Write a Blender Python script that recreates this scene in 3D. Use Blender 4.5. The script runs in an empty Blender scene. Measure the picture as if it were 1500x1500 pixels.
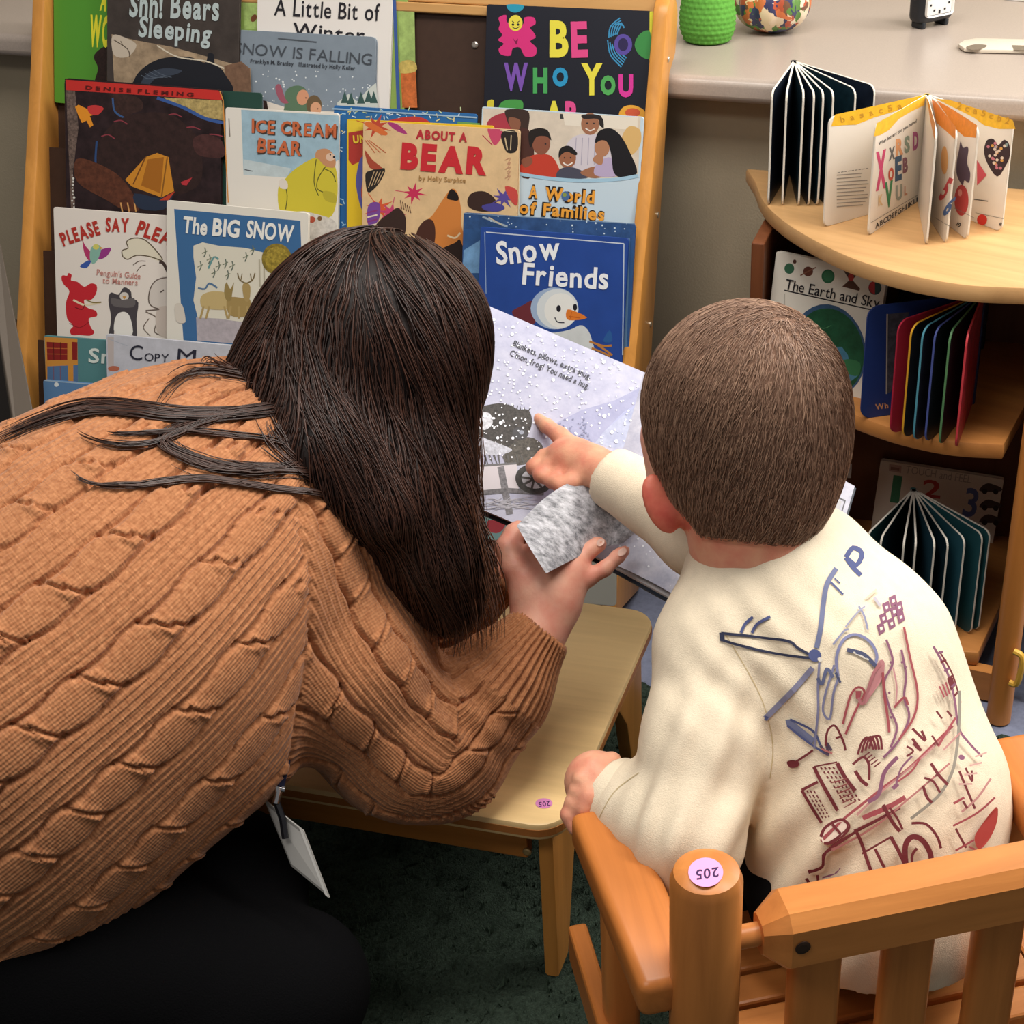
import bpy, bmesh, math, random
import numpy as np
from mathutils import Vector, Matrix
from mathutils.bvhtree import BVHTree
random.seed(7); rng = np.random.default_rng(7)
scene = bpy.context.scene
COL = scene.collection

# ---------------------------------------------------------------- camera, light, exposure
F, PX, PY = 2300., 970., 750.          # focal length and principal point of the 1500 px photograph
TH, PSI, HC = math.radians(30), math.radians(13.5), 1.35
cam_d = bpy.data.cameras.new('camera'); cam = bpy.data.objects.new('camera', cam_d); COL.objects.link(cam)
cam.location = (0, 0, HC); cam.rotation_euler = (math.pi/2 - TH, 0, PSI)
cam_d.sensor_width = 36; cam_d.lens = 36*F/1500; cam_d.shift_x = -(PX-750)/1500; cam_d.clip_start = .02
scene.camera = cam

w = bpy.data.worlds.new('World'); scene.world = w; w.use_nodes = True
w.node_tree.nodes['Background'].inputs[0].default_value = (1, .97, .94, 1)
w.node_tree.nodes['Background'].inputs[1].default_value = .13
def area(name, loc, rot, sx, sy, power, col):
    d = bpy.data.lights.new(name, 'AREA'); d.shape = 'RECTANGLE'; d.size = sx; d.size_y = sy
    d.energy = power; d.color = col
    o = bpy.data.objects.new(name, d); COL.objects.link(o); o.location = loc
    o.rotation_euler = [math.radians(a) for a in rot]; return o
area('ceiling_light_front', (.95, 1.60, 2.6), (0, 0, 0), 1.2, .6, 34, (1, .95, .88))
area('ceiling_light_middle', (-.45, 1.25, 2.6), (0, 0, 0), 1.2, .6, 24, (1, .95, .88))
area('ceiling_light_rear', (-1.0, -.2, 2.6), (0, 0, 0), 1.2, .6, 15, (1, .95, .88))
area('window_light', (1.1, 2.88, 1.7), (-60, 0, -32), 1.8, 1.1, 52, (1, .96, .90))
vs = scene.view_settings
vs.view_transform = 'Standard'; vs.look = 'None'; vs.gamma = 1; vs.use_curve_mapping = False
vs.exposure = 0.42

# ---------------------------------------------------------------- camera geometry: pixels of the photograph to points of the room
FW = np.array([-math.sin(PSI)*math.cos(TH), math.cos(PSI)*math.cos(TH), -math.sin(TH)])
RT = np.array([math.cos(PSI), math.sin(PSI), 0.]); UP = np.cross(RT, FW); EYE = np.array([0, 0, HC])
def ray(x, y): return FW + RT*((x-PX)/F) - UP*((y-PY)/F)
def at(x, y, z): return EYE + ray(x, y)*z
def onz(x, y, h):
    r = ray(x, y); return EYE + r*((h-HC)/r[2])
def onpl(x, y, o, n):
    r = ray(x, y); return EYE + r*(np.dot(o-EYE, n)/np.dot(r, n))
def V3(*a): return np.array(a, float)
def unit(v): v = np.asarray(v, float); return v/np.linalg.norm(v)

# ---------------------------------------------------------------- materials
def s2l(c): return tuple(x/12.92 if x <= .04045 else ((x+.055)/1.055)**2.4 for x in c)
def rgb(h):
    if isinstance(h, str):
        h = h.lstrip('#'); return s2l([int(h[i:i+2], 16)/255 for i in (0, 2, 4)])
    return s2l([v/255 for v in h])
MATS = {}
def mat(h, rough=.55, spec=.35, noise=0, nscale=60, bump=0, bscale=200, metal=0, sheen=0, coat=0):
    key = (str(h), rough, spec, noise, nscale, bump, bscale, metal, sheen, coat)
    if key in MATS: return MATS[key]
    m = bpy.data.materials.new('surface_%d' % len(MATS)); m.use_nodes = True
    nt = m.node_tree; b = nt.nodes['Principled BSDF']
    c = rgb(h); b.inputs['Base Color'].default_value = (*c, 1)
    b.inputs['Roughness'].default_value = rough; b.inputs['Specular IOR Level'].default_value = spec
    b.inputs['Metallic'].default_value = metal
    if coat: b.inputs['Coat Weight'].default_value = coat; b.inputs['Coat Roughness'].default_value = .15
    if sheen: b.inputs['Sheen Weight'].default_value = sheen; b.inputs['Sheen Roughness'].default_value = .5
    if noise or bump: tc = nt.nodes.new('ShaderNodeTexCoord')
    if noise:
        n = nt.nodes.new('ShaderNodeTexNoise'); n.inputs['Scale'].default_value = nscale; n.inputs['Detail'].default_value = 6
        n.inputs['Roughness'].default_value = .65
        nt.links.new(tc.outputs['Object'], n.inputs['Vector'])
        r = nt.nodes.new('ShaderNodeValToRGB'); r.color_ramp.elements[0].position = .3; r.color_ramp.elements[1].position = .7
        r.color_ramp.elements[0].color = (*[max(0, x*(1-noise)) for x in c], 1)
        r.color_ramp.elements[1].color = (*[min(1, x*(1+noise)) for x in c], 1)
        nt.links.new(n.outputs['Fac'], r.inputs['Fac']); nt.links.new(r.outputs['Color'], b.inputs['Base Color'])
    if bump:
        n = nt.nodes.new('ShaderNodeTexNoise'); n.inputs['Scale'].default_value = bscale; n.inputs['Detail'].default_value = 4
        nt.links.new(tc.outputs['Object'], n.inputs['Vector'])
        u = nt.nodes.new('ShaderNodeBump'); u.inputs['Strength'].default_value = bump; u.inputs['Distance'].default_value = .004
        nt.links.new(n.outputs['Fac'], u.inputs['Height']); nt.links.new(u.outputs['Normal'], b.inputs['Normal'])
    MATS[key] = m; return m
def wood(h, axis=0, contrast=.16, rough=.38, scale=9, rot=0):
    key = ('wood', h, axis, contrast, rough, scale, rot)
    if key in MATS: return MATS[key]
    m = bpy.data.materials.new('wood_%d' % len(MATS)); m.use_nodes = True
    nt = m.node_tree; b = nt.nodes['Principled BSDF']; c = rgb(h)
    b.inputs['Roughness'].default_value = rough; b.inputs['Specular IOR Level'].default_value = .4
    tc = nt.nodes.new('ShaderNodeTexCoord'); mp = nt.nodes.new('ShaderNodeMapping')
    sc = [scale*6]*3; sc[axis] = scale*.45; mp.inputs['Scale'].default_value = sc
    r0 = nt.nodes.new('ShaderNodeMapping'); r0.inputs['Rotation'].default_value = (0, 0, rot)
    nt.links.new(tc.outputs['Object'], r0.inputs['Vector']); nt.links.new(r0.outputs['Vector'], mp.inputs['Vector'])
    n = nt.nodes.new('ShaderNodeTexNoise'); n.inputs['Scale'].default_value = 1; n.inputs['Detail'].default_value = 8
    n.inputs['Distortion'].default_value = .8; n.inputs['Roughness'].default_value = .6
    nt.links.new(mp.outputs['Vector'], n.inputs['Vector'])
    r = nt.nodes.new('ShaderNodeValToRGB'); r.color_ramp.elements[0].position = .28; r.color_ramp.elements[1].position = .72
    r.color_ramp.elements[0].color = (c[0]*(1-contrast), c[1]*(1-contrast*1.25), c[2]*(1-contrast*1.5), 1)
    r.color_ramp.elements[1].color = (*[min(1, x*(1+contrast*.7)) for x in c], 1)
    nt.links.new(n.outputs['Fac'], r.inputs['Fac']); nt.links.new(r.outputs['Color'], b.inputs['Base Color'])
    u = nt.nodes.new('ShaderNodeBump'); u.inputs['Strength'].default_value = .12; u.inputs['Distance'].default_value = .001
    nt.links.new(n.outputs['Fac'], u.inputs['Height']); nt.links.new(u.outputs['Normal'], b.inputs['Normal'])
    MATS[key] = m; return m

# ---------------------------------------------------------------- objects
ORG = {}
def tag(o, label=None, cat=None, group=None, kind=None):
    if label: o['label'] = label
    if cat: o['category'] = cat
    if group: o['group'] = group
    if kind: o['kind'] = kind
    return o
def thing(name, label, cat, loc, group=None):
    o = bpy.data.objects.new(name, None); COL.objects.link(o); o.location = [float(x) for x in loc]
    o.empty_display_size = .05; ORG[o.name] = np.array(o.location); return tag(o, label, cat, group)
def mesh(name, V, Fc, mats, parent=None, mi=None, smooth=False):
    V = np.asarray(V, float).reshape(-1, 3)
    org = ORG.get(parent.name, np.zeros(3)) if parent is not None else (V.min(0)+V.max(0))/2*[1, 1, 0]+[0, 0, V[:, 2].min()]
    me = bpy.data.meshes.new(name); me.from_pydata((V-org).tolist(), [], [list(map(int, f)) for f in Fc])
    for m in (mats if isinstance(mats, (list, tuple)) else [mats]): me.materials.append(m)
    if mi is not None: me.polygons.foreach_set('material_index', np.asarray(mi, np.int32))
    if smooth: me.polygons.foreach_set('use_smooth', np.ones(len(me.polygons), bool))
    me.update()
    o = bpy.data.objects.new(name, me); COL.objects.link(o)
    if parent is not None: o.parent = parent; ORG[o.name] = org
    else: o.location = org; ORG[o.name] = org
    return o
class MB:
    """collects shapes in world coordinates, then links them as ONE mesh object"""
    def __init__(s): s.bm = bmesh.new()
    def box(s, c, size, R=None, bev=0, seg=2):
        r = bmesh.ops.create_cube(s.bm, size=1); vs_ = r['verts']
        M = Matrix.Translation(Vector(c)) @ (Matrix(R).to_4x4() if R is not None else Matrix.Identity(4)) @ Matrix.Diagonal((*size, 1))
        bmesh.ops.transform(s.bm, matrix=M, verts=vs_)
        if bev:
            es = list({e for v in vs_ for e in v.link_edges})
            bmesh.ops.bevel(s.bm, geom=es, offset=bev, segments=seg, affect='EDGES', profile=.5)
        return s
    def prism(s, poly, ax, h, bev=0, seg=2):
        """poly: 3D loop; extruded along vector ax*h"""
        n = len(poly); a = [s.bm.verts.new(Vector(p)) for p in poly]; d = np.asarray(ax)*h
        b = [s.bm.verts.new(Vector(np.asarray(p)+d)) for p in poly]
        fs = [s.bm.faces.new(a[::-1]), s.bm.faces.new(b)]
        for i in range(n): fs.append(s.bm.faces.new((a[i], a[(i+1) % n], b[(i+1) % n], b[i])))
        bmesh.ops.recalc_face_normals(s.bm, faces=fs)
        if bev:
            es = list({e for f in fs[:2] for e in f.edges})
            bmesh.ops.bevel(s.bm, geom=es, offset=bev, segments=seg, affect='EDGES', profile=.5)
        return s
    def lathe(s, o, ax, prof, n=32):
        """prof: (radius, height) pairs about axis ax through o"""
        ax = unit(ax); t = unit(np.cross(ax, [1, 0, .1] if abs(ax[0]) < .9 else [0, 1, 0])); q = np.cross(ax, t); rows = []
        for r, h in prof:
            rows.append([s.bm.verts.new(Vector(np.asarray(o)+ax*h+(t*math.cos(2*math.pi*i/n)+q*math.sin(2*math.pi*i/n))*max(r, 1e-5))) for i in range(n)])
        for a, b in zip(rows, rows[1:]):
            for i in range(n): s.bm.faces.new((a[i], a[(i+1) % n], b[(i+1) % n], b[i]))
        s.bm.faces.new(rows[0][::-1]); s.bm.faces.new(rows[-1]); return s
    def tube(s, pts, r, n=8):
        pts = [np.asarray(p, float) for p in pts]; rows = []; r = r if isinstance(r, (list, tuple)) else [r]*len(pts); t0 = None
        for i, p in enumerate(pts):
            d = unit(pts[min(i+1, len(pts)-1)]-pts[max(i-1, 0)])
            t = np.cross(d, [0, 0, 1] if abs(d[2]) < .9 else [1, 0, 0]) if t0 is None else t0-d*np.dot(t0, d)
            t = unit(t); t0 = t; q = np.cross(d, t)
            rows.append([s.bm.verts.new(Vector(p+(t*math.cos(2*math.pi*k/n)+q*math.sin(2*math.pi*k/n))*r[i])) for k in range(n)])
        for a, b in zip(rows, rows[1:]):
            for k in range(n): s.bm.faces.new((a[k], a[(k+1) % n], b[(k+1) % n], b[k]))
        s.bm.faces.new(rows[0][::-1]); s.bm.faces.new(rows[-1]); return s
    def build(s, name, m, parent=None, smooth=False):
        bmesh.ops.recalc_face_normals(s.bm, faces=s.bm.faces)
        V = [v.co[:] for v in s.bm.verts]; s.bm.verts.index_update(); Fc = [[v.index for v in f.verts] for f in s.bm.faces]
        o = mesh(name, V, Fc, m, parent)
        if smooth:
            o.data.polygons.foreach_set('use_smooth', np.ones(len(o.data.polygons), bool))
            try: o.data.set_sharp_from_angle(angle=math.radians(38))
            except Exception: pass
        s.bm.free(); return o
def rot(ang, ax='Z'): return Matrix.Rotation(ang, 3, ax)
def basis(x, y, z): return Matrix((tuple(x), tuple(y), tuple(z))).transposed()

# ---------------------------------------------------------------- lettering and flat artwork that lies on a cover
GL = {}
def glyph(ch, bold):
    k = (ch, bold)
    if k not in GL:
        cu = bpy.data.curves.new('g', 'FONT'); cu.body = ch; cu.offset = bold; cu.resolution_u = 3
        o = bpy.data.objects.new('g', cu); me = o.to_mesh()
        V = np.array([v.co[:2] for v in me.vertices]).reshape(-1, 2); Fc = [list(p.vertices) for p in me.polygons]
        o.to_mesh_clear(); bpy.data.objects.remove(o); bpy.data.curves.remove(cu)
        GL[k] = (V, Fc)
    return GL[k]
def smoothloop(P, n=6, closed=True):
    P = np.asarray(P, float); N = len(P); out = []
    for i in range(N if closed else N-1):
        a, b, c, d = (P[(i-1) % N], P[i], P[(i+1) % N], P[(i+2) % N]) if closed else (P[max(i-1, 0)], P[i], P[i+1], P[min(i+2, N-1)])
        for t in np.arange(n)/n:
            out.append(.5*((2*b)+(-a+c)*t+(2*a-5*b+4*c-d)*t*t+(-a+3*b-3*c+d)*t**3))
    if not closed: out.append(P[-1])
    return np.array(out)
class Art:
    """flat printed shapes on a surface, drawn in pixel coordinates of the photograph (or of an enlarged crop of it)"""
    def __init__(s, surf, step=.000012):
        s.surf = surf; s.V = []; s.F = []; s.mi = []; s.mats = []; s.n = 0; s.layer = 1; s.step = step; s.ox = s.oy = 0; s.k = 1.; s.rough = .45
    def crop(s, ox, oy, k): s.ox, s.oy, s.k = ox, oy, k; return s
    def m(s, c):
        m = mat(c, s.rough) if not isinstance(c, bpy.types.Material) else c
        if m not in s.mats: s.mats.append(m)
        return s.mats.index(m)
    def add(s, P, faces, c):
        P = np.asarray(P, float); h = s.layer*s.step
        for x, y in P: s.V.append(s.surf(s.ox+x/s.k, s.oy+y/s.k, h))
        i = s.m(c)
        for f in faces: s.F.append([s.n+j for j in f]); s.mi.append(i)
        s.n += len(P)
    def poly(s, P, c, smooth=0):
        P = smoothloop(P, smooth) if smooth else np.asarray(P, float)
        s.add(P, [list(range(len(P)))], c); s.layer += 1; return s
    def ell(s, x, y, rx, ry, c, a=0, n=28):
        t = np.arange(n)*2*math.pi/n; X = rx*np.cos(t); Y = ry*np.sin(t); a = math.radians(a)
        return s.poly(np.c_[x+X*math.cos(a)-Y*math.sin(a), y+X*math.sin(a)+Y*math.cos(a)], c)
    def line(s, P, w_, c, smooth=0, taper=False):
        P = smoothloop(P, smooth, False) if smooth else np.asarray(P, float)
        d = np.gradient(P, axis=0) if len(P) > 2 else np.array([P[1]-P[0]]*2); d /= np.linalg.norm(d, axis=1)[:, None]+1e-9
        nrm = np.c_[-d[:, 1], d[:, 0]]; ww = np.full(len(P), w_/2.)
        if taper: ww *= np.linspace(1, .25, len(P))
        L = P+nrm*ww[:, None]; R = P-nrm*ww[:, None]; n = len(P)
        s.add(np.r_[L, R], [[i, i+1, n+i+1, n+i] for i in range(n-1)], c); s.layer += 1; return s
    def dots(s, pts, r, c, n=7):
        t = np.arange(n)*2*math.pi/n
        for x, y in pts:
            q = r*(.6+.8*random.random()); s.add(np.c_[x+q*np.cos(t), y+q*np.sin(t)], [list(range(n))], c)
        s.layer += 1; return s
    def text(s, txt, p0, p1, cap, c, bold=.0, jit=0, arc=0, gap=.09, slant=0, wob=0, vert=False):
        """baseline p0 -> p1, capital height cap, all in pixels"""
        p0, p1 = np.asarray(p0, float), np.asarray(p1, float); cols = c if isinstance(c, list) else [c]
        x = 0; items = []
        for ch in txt:
            if ch == ' ': x += .32; continue
            V, Fc = glyph(ch, bold)
            if not len(V): continue
            a, b = V[:, 0].min(), V[:, 0].max(); items.append((V-[a, 0], Fc, x, b-a)); x += b-a+gap
        W = x-gap; L = np.linalg.norm(p1-p0); ex = (p1-p0)/L; ey = np.array([0., -1.]) if vert else np.array([ex[1], -ex[0]]); k = 0
        for V, Fc, x0, wd in items:
            sy = cap/.70*(1+jit*random.uniform(-1, 1)); th = wob*random.uniform(-1, 1); u = V.copy(); mx = wd/2
            X = (u[:, 0]-mx)*L/W; Y = u[:, 1]*sy; X = X+Y*slant
            Xr = X*math.cos(th)-Y*math.sin(th); Yr = X*math.sin(th)+Y*math.cos(th)
            cx = (x0+mx)/W; off = arc*4*cx*(1-cx)+jit*cap*.35*random.uniform(-1, 1)
            P = p0+ex*(cx*L)+np.outer(Xr, ex)+np.outer(Yr+off, ey)
            s.add(P, Fc, cols[k % len(cols)]); k += 1
        s.layer += 1; return s
    def build(s, name, parent):
        return mesh(name, s.V, s.F, s.mats, parent, s.mi) if s.V else None
def plane_surf(o, n):
    o = np.asarray(o, float); n = unit(n)
    return lambda x, y, h: onpl(x, y, o+n*h, n)
# ---------------------------------------------------------------- the room
def structure(name, V, Fc, m): return tag(mesh(name, V, Fc, m), kind='structure')
def quad(a, b, c, d): return [a, b, c, d], [[0, 1, 2, 3]]
structure('floor', *quad((-4, -3, 0), (3, -3, 0), (3, 3, 0), (-4, 3, 0)), mat((118, 124, 146), .5, .4, noise=.18, nscale=90))
structure('wall_back', *quad((-4, 2.275, 0), (3, 2.275, 0), (3, 2.275, .735), (-4, 2.275, .735)), mat((168, 155, 132), .7, .2, noise=.05, nscale=6, bump=.15, bscale=300))
structure('wall_far', *quad((-4, 2.95, .7), (3, 2.95, .7), (3, 2.95, 2.7), (-4, 2.95, 2.7)), mat((200, 190, 170), .8, .2))
o = MB().box((-.5, 2.265, .12), (7, .016, .24), bev=.003).build('baseboard_back', mat((62, 56, 50), .6)); tag(o, kind='structure')

wf = MB()
for c_, sz in (((1.1, 2.935, 2.32), (2.0, .03, .07)), ((1.1, 2.935, 1.08), (2.0, .03, .07)), ((.1, 2.935, 1.7), (.07, .03, 1.3)), ((2.1, 2.935, 1.7), (.07, .03, 1.3)), ((1.1, 2.935, 1.7), (.05, .03, 1.2))): wf.box(c_, sz, bev=.004)
wf = tag(wf.build('window_1', mat((226, 222, 212), .5), None), kind='structure')
gm = bpy.data.materials.new('daylit_pane'); gm.use_nodes = True; gm.node_tree.nodes['Principled BSDF'].inputs['Emission Color'].default_value = (.92, .96, 1, 1); gm.node_tree.nodes['Principled BSDF'].inputs['Emission Strength'].default_value = .9
mesh('pane', *quad((.1, 2.944, 1.08), (2.1, 2.944, 1.08), (2.1, 2.944, 2.32), (.1, 2.944, 2.32)), gm, wf)

# countertop with a rolled laminate edge
lam = mat((176, 162, 151), .30, .45, noise=.10, nscale=420)
t = thing('countertop', 'long pinkish beige speckled laminate countertop along the back wall', 'countertop', (-.5, 2.55, .72))
prof = [(2.95, .76), (2.2475, .76)]+[(2.2375-.012*math.sin(a), .748+.012*math.cos(a)) for a in np.linspace(0, math.pi/2, 6)]+[(2.2255, .735)]+[(2.2355-.010*math.cos(a), .735-.010*math.sin(a)) for a in np.linspace(0, math.pi/2, 5)]+[(2.95, .725)]
MB().prism([(-4, y, z) for y, z in prof], (1, 0, 0), 7).build('laminate_slab', lam, t, True)

# carpet
gx, gy = np.meshgrid(np.linspace(-3, 2.6, 500), np.linspace(-.3, 1.775, 260))
gz = .010+.0035*rng.standard_normal(gx.shape)
edge = np.zeros_like(gx, bool); edge[0] = edge[-1] = True; edge[:, 0] = edge[:, -1] = True; gz[edge] = .001
ny, nx = gx.shape; idx = np.arange(nx*ny).reshape(ny, nx)
Fq = np.c_[idx[:-1, :-1].ravel(), idx[:-1, 1:].ravel(), idx[1:, 1:].ravel(), idx[1:, :-1].ravel()]
rug = mesh('carpet', np.c_[gx.ravel(), gy.ravel(), gz.ravel()], Fq, mat((60, 72, 62), .95, .05, noise=.45, nscale=260, bump=1, bscale=500), None, smooth=True)
tag(rug, 'dark green carpet under the wooden chair and the low table', 'carpet')
# short carpet yarns on the strip that shows beside the chair
n = 15000
bx_ = rng.uniform(-.75, .5, n); by_ = rng.uniform(.75, 1.77, n); a = rng.uniform(0, 6.28, n); ln = rng.uniform(.008, .014, n); tl = rng.uniform(0, .007, n)
base = np.c_[bx_, by_, np.full(n, .006)]; sd = np.c_[np.cos(a), np.sin(a), a*0]*.0018; tip = base+np.c_[np.cos(a+1)*tl, np.sin(a+1)*tl, ln]
Vp = np.stack([base-sd, base+sd, tip], 1).reshape(-1, 3)
pile = mesh('carpet_pile', Vp, np.arange(3*n).reshape(-1, 3), mat((66, 80, 67), .95, .05), rug); pile['kind'] = 'stuff'

# things at the far left: a leaning grey panel and a black bag, half out of the picture
t = thing('leaning_panel', 'narrow grey panel leaning beside the left end of the book rack', 'panel', onz(5, 640, 0))
a0, a1, b0, b1 = at(-30, 300, 2.42), at(-2, 340, 2.42), at(25, 660, 2.32), at(60, 660, 2.32)
for q in (b0, b1): q[2] = max(q[2], .001)
MB().prism([a0, a1, b1, b0], unit(np.cross(a1-a0, b0-a0)), .012, .002).build('board', mat((100, 90, 80), .6, .3), t)
t = thing('black_bag', 'black bag standing on the floor at the far left edge', 'bag', (-1.9, 2.02, 0))
q = at(-40, 600, 2.4)+V3(-.07, 0, 0)
MB().box((q[0]-.04, q[1]-.02, .17), (.22, .16, .33), R=rot(.3), bev=.045, seg=4).build('body', mat((14, 14, 18), .6, .3), t, True)
MB().tube(smoothloop([(q[0]-.1, q[1]-.02, .33), (q[0]-.08, q[1]-.02, .40), (q[0]+.0, q[1]-.02, .40), (q[0]+.02, q[1]-.02, .33)], 6, False), .008).build('handle', mat((14, 14, 18), .6, .3), t, True)

# ---------------------------------------------------------------- things on the countertop
CT = .76
c = onz(1036, 60, CT); r = .040
t = thing('crochet_pot', 'bright green crocheted pot on the counter above the rack', 'pot', c)
prof = [(.030, 0), (.036, .004), (.042, .02), (.043, .04), (.040, .06), (.036, .075)]
Vc = []; Fc = []; nr, ns = 44, 150
for i in range(nr):
    h = .085*i/(nr-1); rr = np.interp(h, [p[1] for p in prof], [p[0] for p in prof])
    for j in range(ns):
        th = 2*math.pi*j/ns; st = math.sin(j/ns*2*math.pi*25+(math.pi if (i//4) % 2 else 0)); rw = abs(math.sin(math.pi*i/4))
        q = rr+.0022*rw*(.4+.6*max(0, st)); Vc.append(c+V3(q*math.cos(th), q*math.sin(th), h))
for i in range(nr-1):
    for j in range(ns): Fc.append([i*ns+j, i*ns+(j+1) % ns, (i+1)*ns+(j+1) % ns, (i+1)*ns+j])
Fc.append(list(range(ns))[::-1]); Fc.append([(nr-1)*ns+j for j in range(ns)])
mesh('crochet_body', Vc, Fc, mat((100, 166, 70), .9, .1, noise=.15, nscale=300), t, smooth=True)
c = onz(1130, 45, CT)
t = thing('patterned_pumpkin', 'round fabric pumpkin with a leaf pattern beside the green pot', 'pumpkin', c)
mp_ = bpy.data.materials.new('pumpkin_print'); mp_.use_nodes = True; nt = mp_.node_tree; b = nt.nodes['Principled BSDF']; b.inputs['Roughness'].default_value = .35
tc = nt.nodes.new('ShaderNodeTexCoord'); vo = nt.nodes.new('ShaderNodeTexVoronoi'); vo.inputs['Scale'].default_value = 75
nz = nt.nodes.new('ShaderNodeTexNoise'); nz.inputs['Scale'].default_value = 60; mx = nt.nodes.new('ShaderNodeVectorMath'); mx.operation = 'MULTIPLY_ADD'
mx.inputs[1].default_value = (.03, .03, .03); nt.links.new(tc.outputs['Object'], nz.inputs['Vector']); nt.links.new(nz.outputs['Color'], mx.inputs[0]); nt.links.new(tc.outputs['Object'], mx.inputs[2])
nt.links.new(mx.outputs[0], vo.inputs['Vector']); sx = nt.nodes.new('ShaderNodeSeparateColor'); nt.links.new(vo.outputs['Color'], sx.inputs[0])
rp = nt.nodes.new('ShaderNodeValToRGB'); rp.color_ramp.interpolation = 'CONSTANT'; el = rp.color_ramp.elements
cs = [(236, 214, 178), (96, 140, 66), (240, 226, 200), (216, 120, 70), (120, 84, 62), (240, 220, 190), (190, 90, 60), (236, 214, 178), (60, 62, 100)]
el[0].color = (*rgb(cs[0]), 1); el[0].position = 0; el[1].position = .12; el[1].color = (*rgb(cs[1]), 1)
for i, q in enumerate(cs[2:]): e_ = el.new(.25+.1*i); e_.color = (*rgb(q), 1)
nt.links.new(sx.outputs[0], rp.inputs['Fac']); nt.links.new(rp.outputs['Color'], b.inputs['Base Color'])
Vc = []; Fc = []; nr, ns = 24, 96
for i in range(nr):
    a = -math.pi/2+math.pi*i/(nr-1)
    for j in range(ns):
        th = 2*math.pi*j/ns; q = .062*(max(0, math.cos(a))**.8)*(1-.07*abs(math.cos(th*5))**6); Vc.append(c+V3(q*math.cos(th), q*math.sin(th), .045+.045*math.sin(a)))
for i in range(nr-1):
    for j in range(ns): Fc.append([i*ns+j, i*ns+(j+1) % ns, (i+1)*ns+(j+1) % ns, (i+1)*ns+j])
mesh('fabric_body', Vc, Fc, mp_, t, smooth=True)
MB().tube([c+V3(0, 0, .085), c+V3(.004, 0, .10), c+V3(.010, 0, .112)], [.008, .006, .007]).build('stem', mat((120, 84, 52), .8), t, True)
# alarm clock
c = onz(1362, 38, CT); e1 = unit(onz(1390, 30, CT)-onz(1330, 42, CT)); n1 = V3(e1[1], -e1[0], 0)
t = thing('alarm_clock', 'small black table clock with a white square face on the counter', 'clock', c)
R = basis(e1, -n1, (0, 0, 1))
MB().box(c-n1*.0+V3(0, 0, .048), (.078, .034, .080), R=R, bev=.012, seg=4).build('case', mat((20, 26, 34), .35, .5), t, True)
MB().box(c+n1*.0165+V3(0, 0, .050), (.062, .003, .062), R=R, bev=.006, seg=3).build('dial', mat((238, 236, 232), .3), t, True)
for s in (-1, 1): MB().box(c+e1*s*.026+V3(0, 0, .006), (.010, .026, .012), R=R, bev=.003).build('foot', mat((20, 26, 34), .35, .5), t, True)
m = MB()
for k in range(12):
    a = math.radians(30*k); m.box(c+n1*.0185+e1*math.sin(a)*.024+V3(0, 0, .050+.024*math.cos(a)), (.0035, .0008, .0055 if k % 3 == 0 else .003), R=R)
m.build('hour_marks', mat((30, 30, 36)), t)
m = MB(); m.box(c+n1*.0188+e1*.006+V3(0, 0, .054), (.016, .0008, .0018), R=R); m.box(c+n1*.0188+V3(0, 0, .058), (.0018, .0008, .018), R=R); m.build('clock_hands', mat((30, 30, 36)), t)
# long pale opener lying flat on the counter
P = [(1403, 70), (1412, 64), (1430, 61), (1500, 63), (1560, 66), (1560, 80), (1500, 79), (1440, 78), (1412, 76)]
loop = [onz(x, y, CT+.001) for x, y in P]
m = MB().prism(loop, (0, 0, 1), .006, .0015); o = m.build('plastic_cutter', mat((226, 214, 196), .3, .5), None, True)
tag(o, 'pale plastic cutter tool lying flat at the right end of the counter', 'cutter')
mesh('slot', [onz(x, y, CT+.0073) for x, y in smoothloop([(1415, 69), (1428, 65), (1445, 66), (1440, 71), (1425, 73)], 5)], [list(range(25))], mat((120, 108, 92), .5), o)
mesh('slot', [onz(x, y, CT+.0073) for x, y in [(1482, 66), (1540, 68), (1540, 75), (1485, 73)]], [[0, 1, 2, 3]], mat((120, 108, 92), .5), o)
# sheet of paper
loop = [onz(x, y, CT+.001) for x, y in [(1473, 0), (1560, 6), (1560, -50), (1473, -60)]]
tag(MB().prism(loop, (0, 0, 1), .002).build('paper_sheet', mat((236, 232, 226), .6), None), 'white sheet of paper behind the cutter at the top right corner', 'paper')
# strip of letter cards
zc = CT+.001
loop = [onz(x, y, zc) for x, y in [(560, 8), (812, 15), (818, -60), (566, -70)]]
o = MB().prism(loop, (0, 0, 1), .0015).build('letter_strip', mat((236, 228, 214), .6), None)
tag(o, 'white paper strip with coloured capital letters lying behind the book rack', 'letter strip')
A = Art(lambda x, y, h: onz(x, y, zc+.0016+h)).crop(450, 0, 2.727)
for ch, x, col in [('S', 392, '#c04040'), ('T', 458, '#3a8a4a'), ('E', 528, '#5a5a9a'), ('A', 594, '#c07830'), ('C', 662, '#b04050'), ('H', 735, '#c05060'), ('I', 822, '#3a8a8a'), ('N', 890, '#c09040')]:
    A.text(ch, (x, 12+(x-392)*.006), (x+(36 if ch != 'I' else 10), 12+(x-392)*.006), 60, col, .03)
A.build('lettering', o)
A = Art(lambda x, y, h: onz(x, y, zc+.0016+h)).crop(450, 0, 2.727)
for x in (440, 515, 585, 652, 725, 800, 872): A.line([(x, -60), (x+2, 36)], 2, '#b8ac9c')
A.build('card_seams', o)
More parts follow.
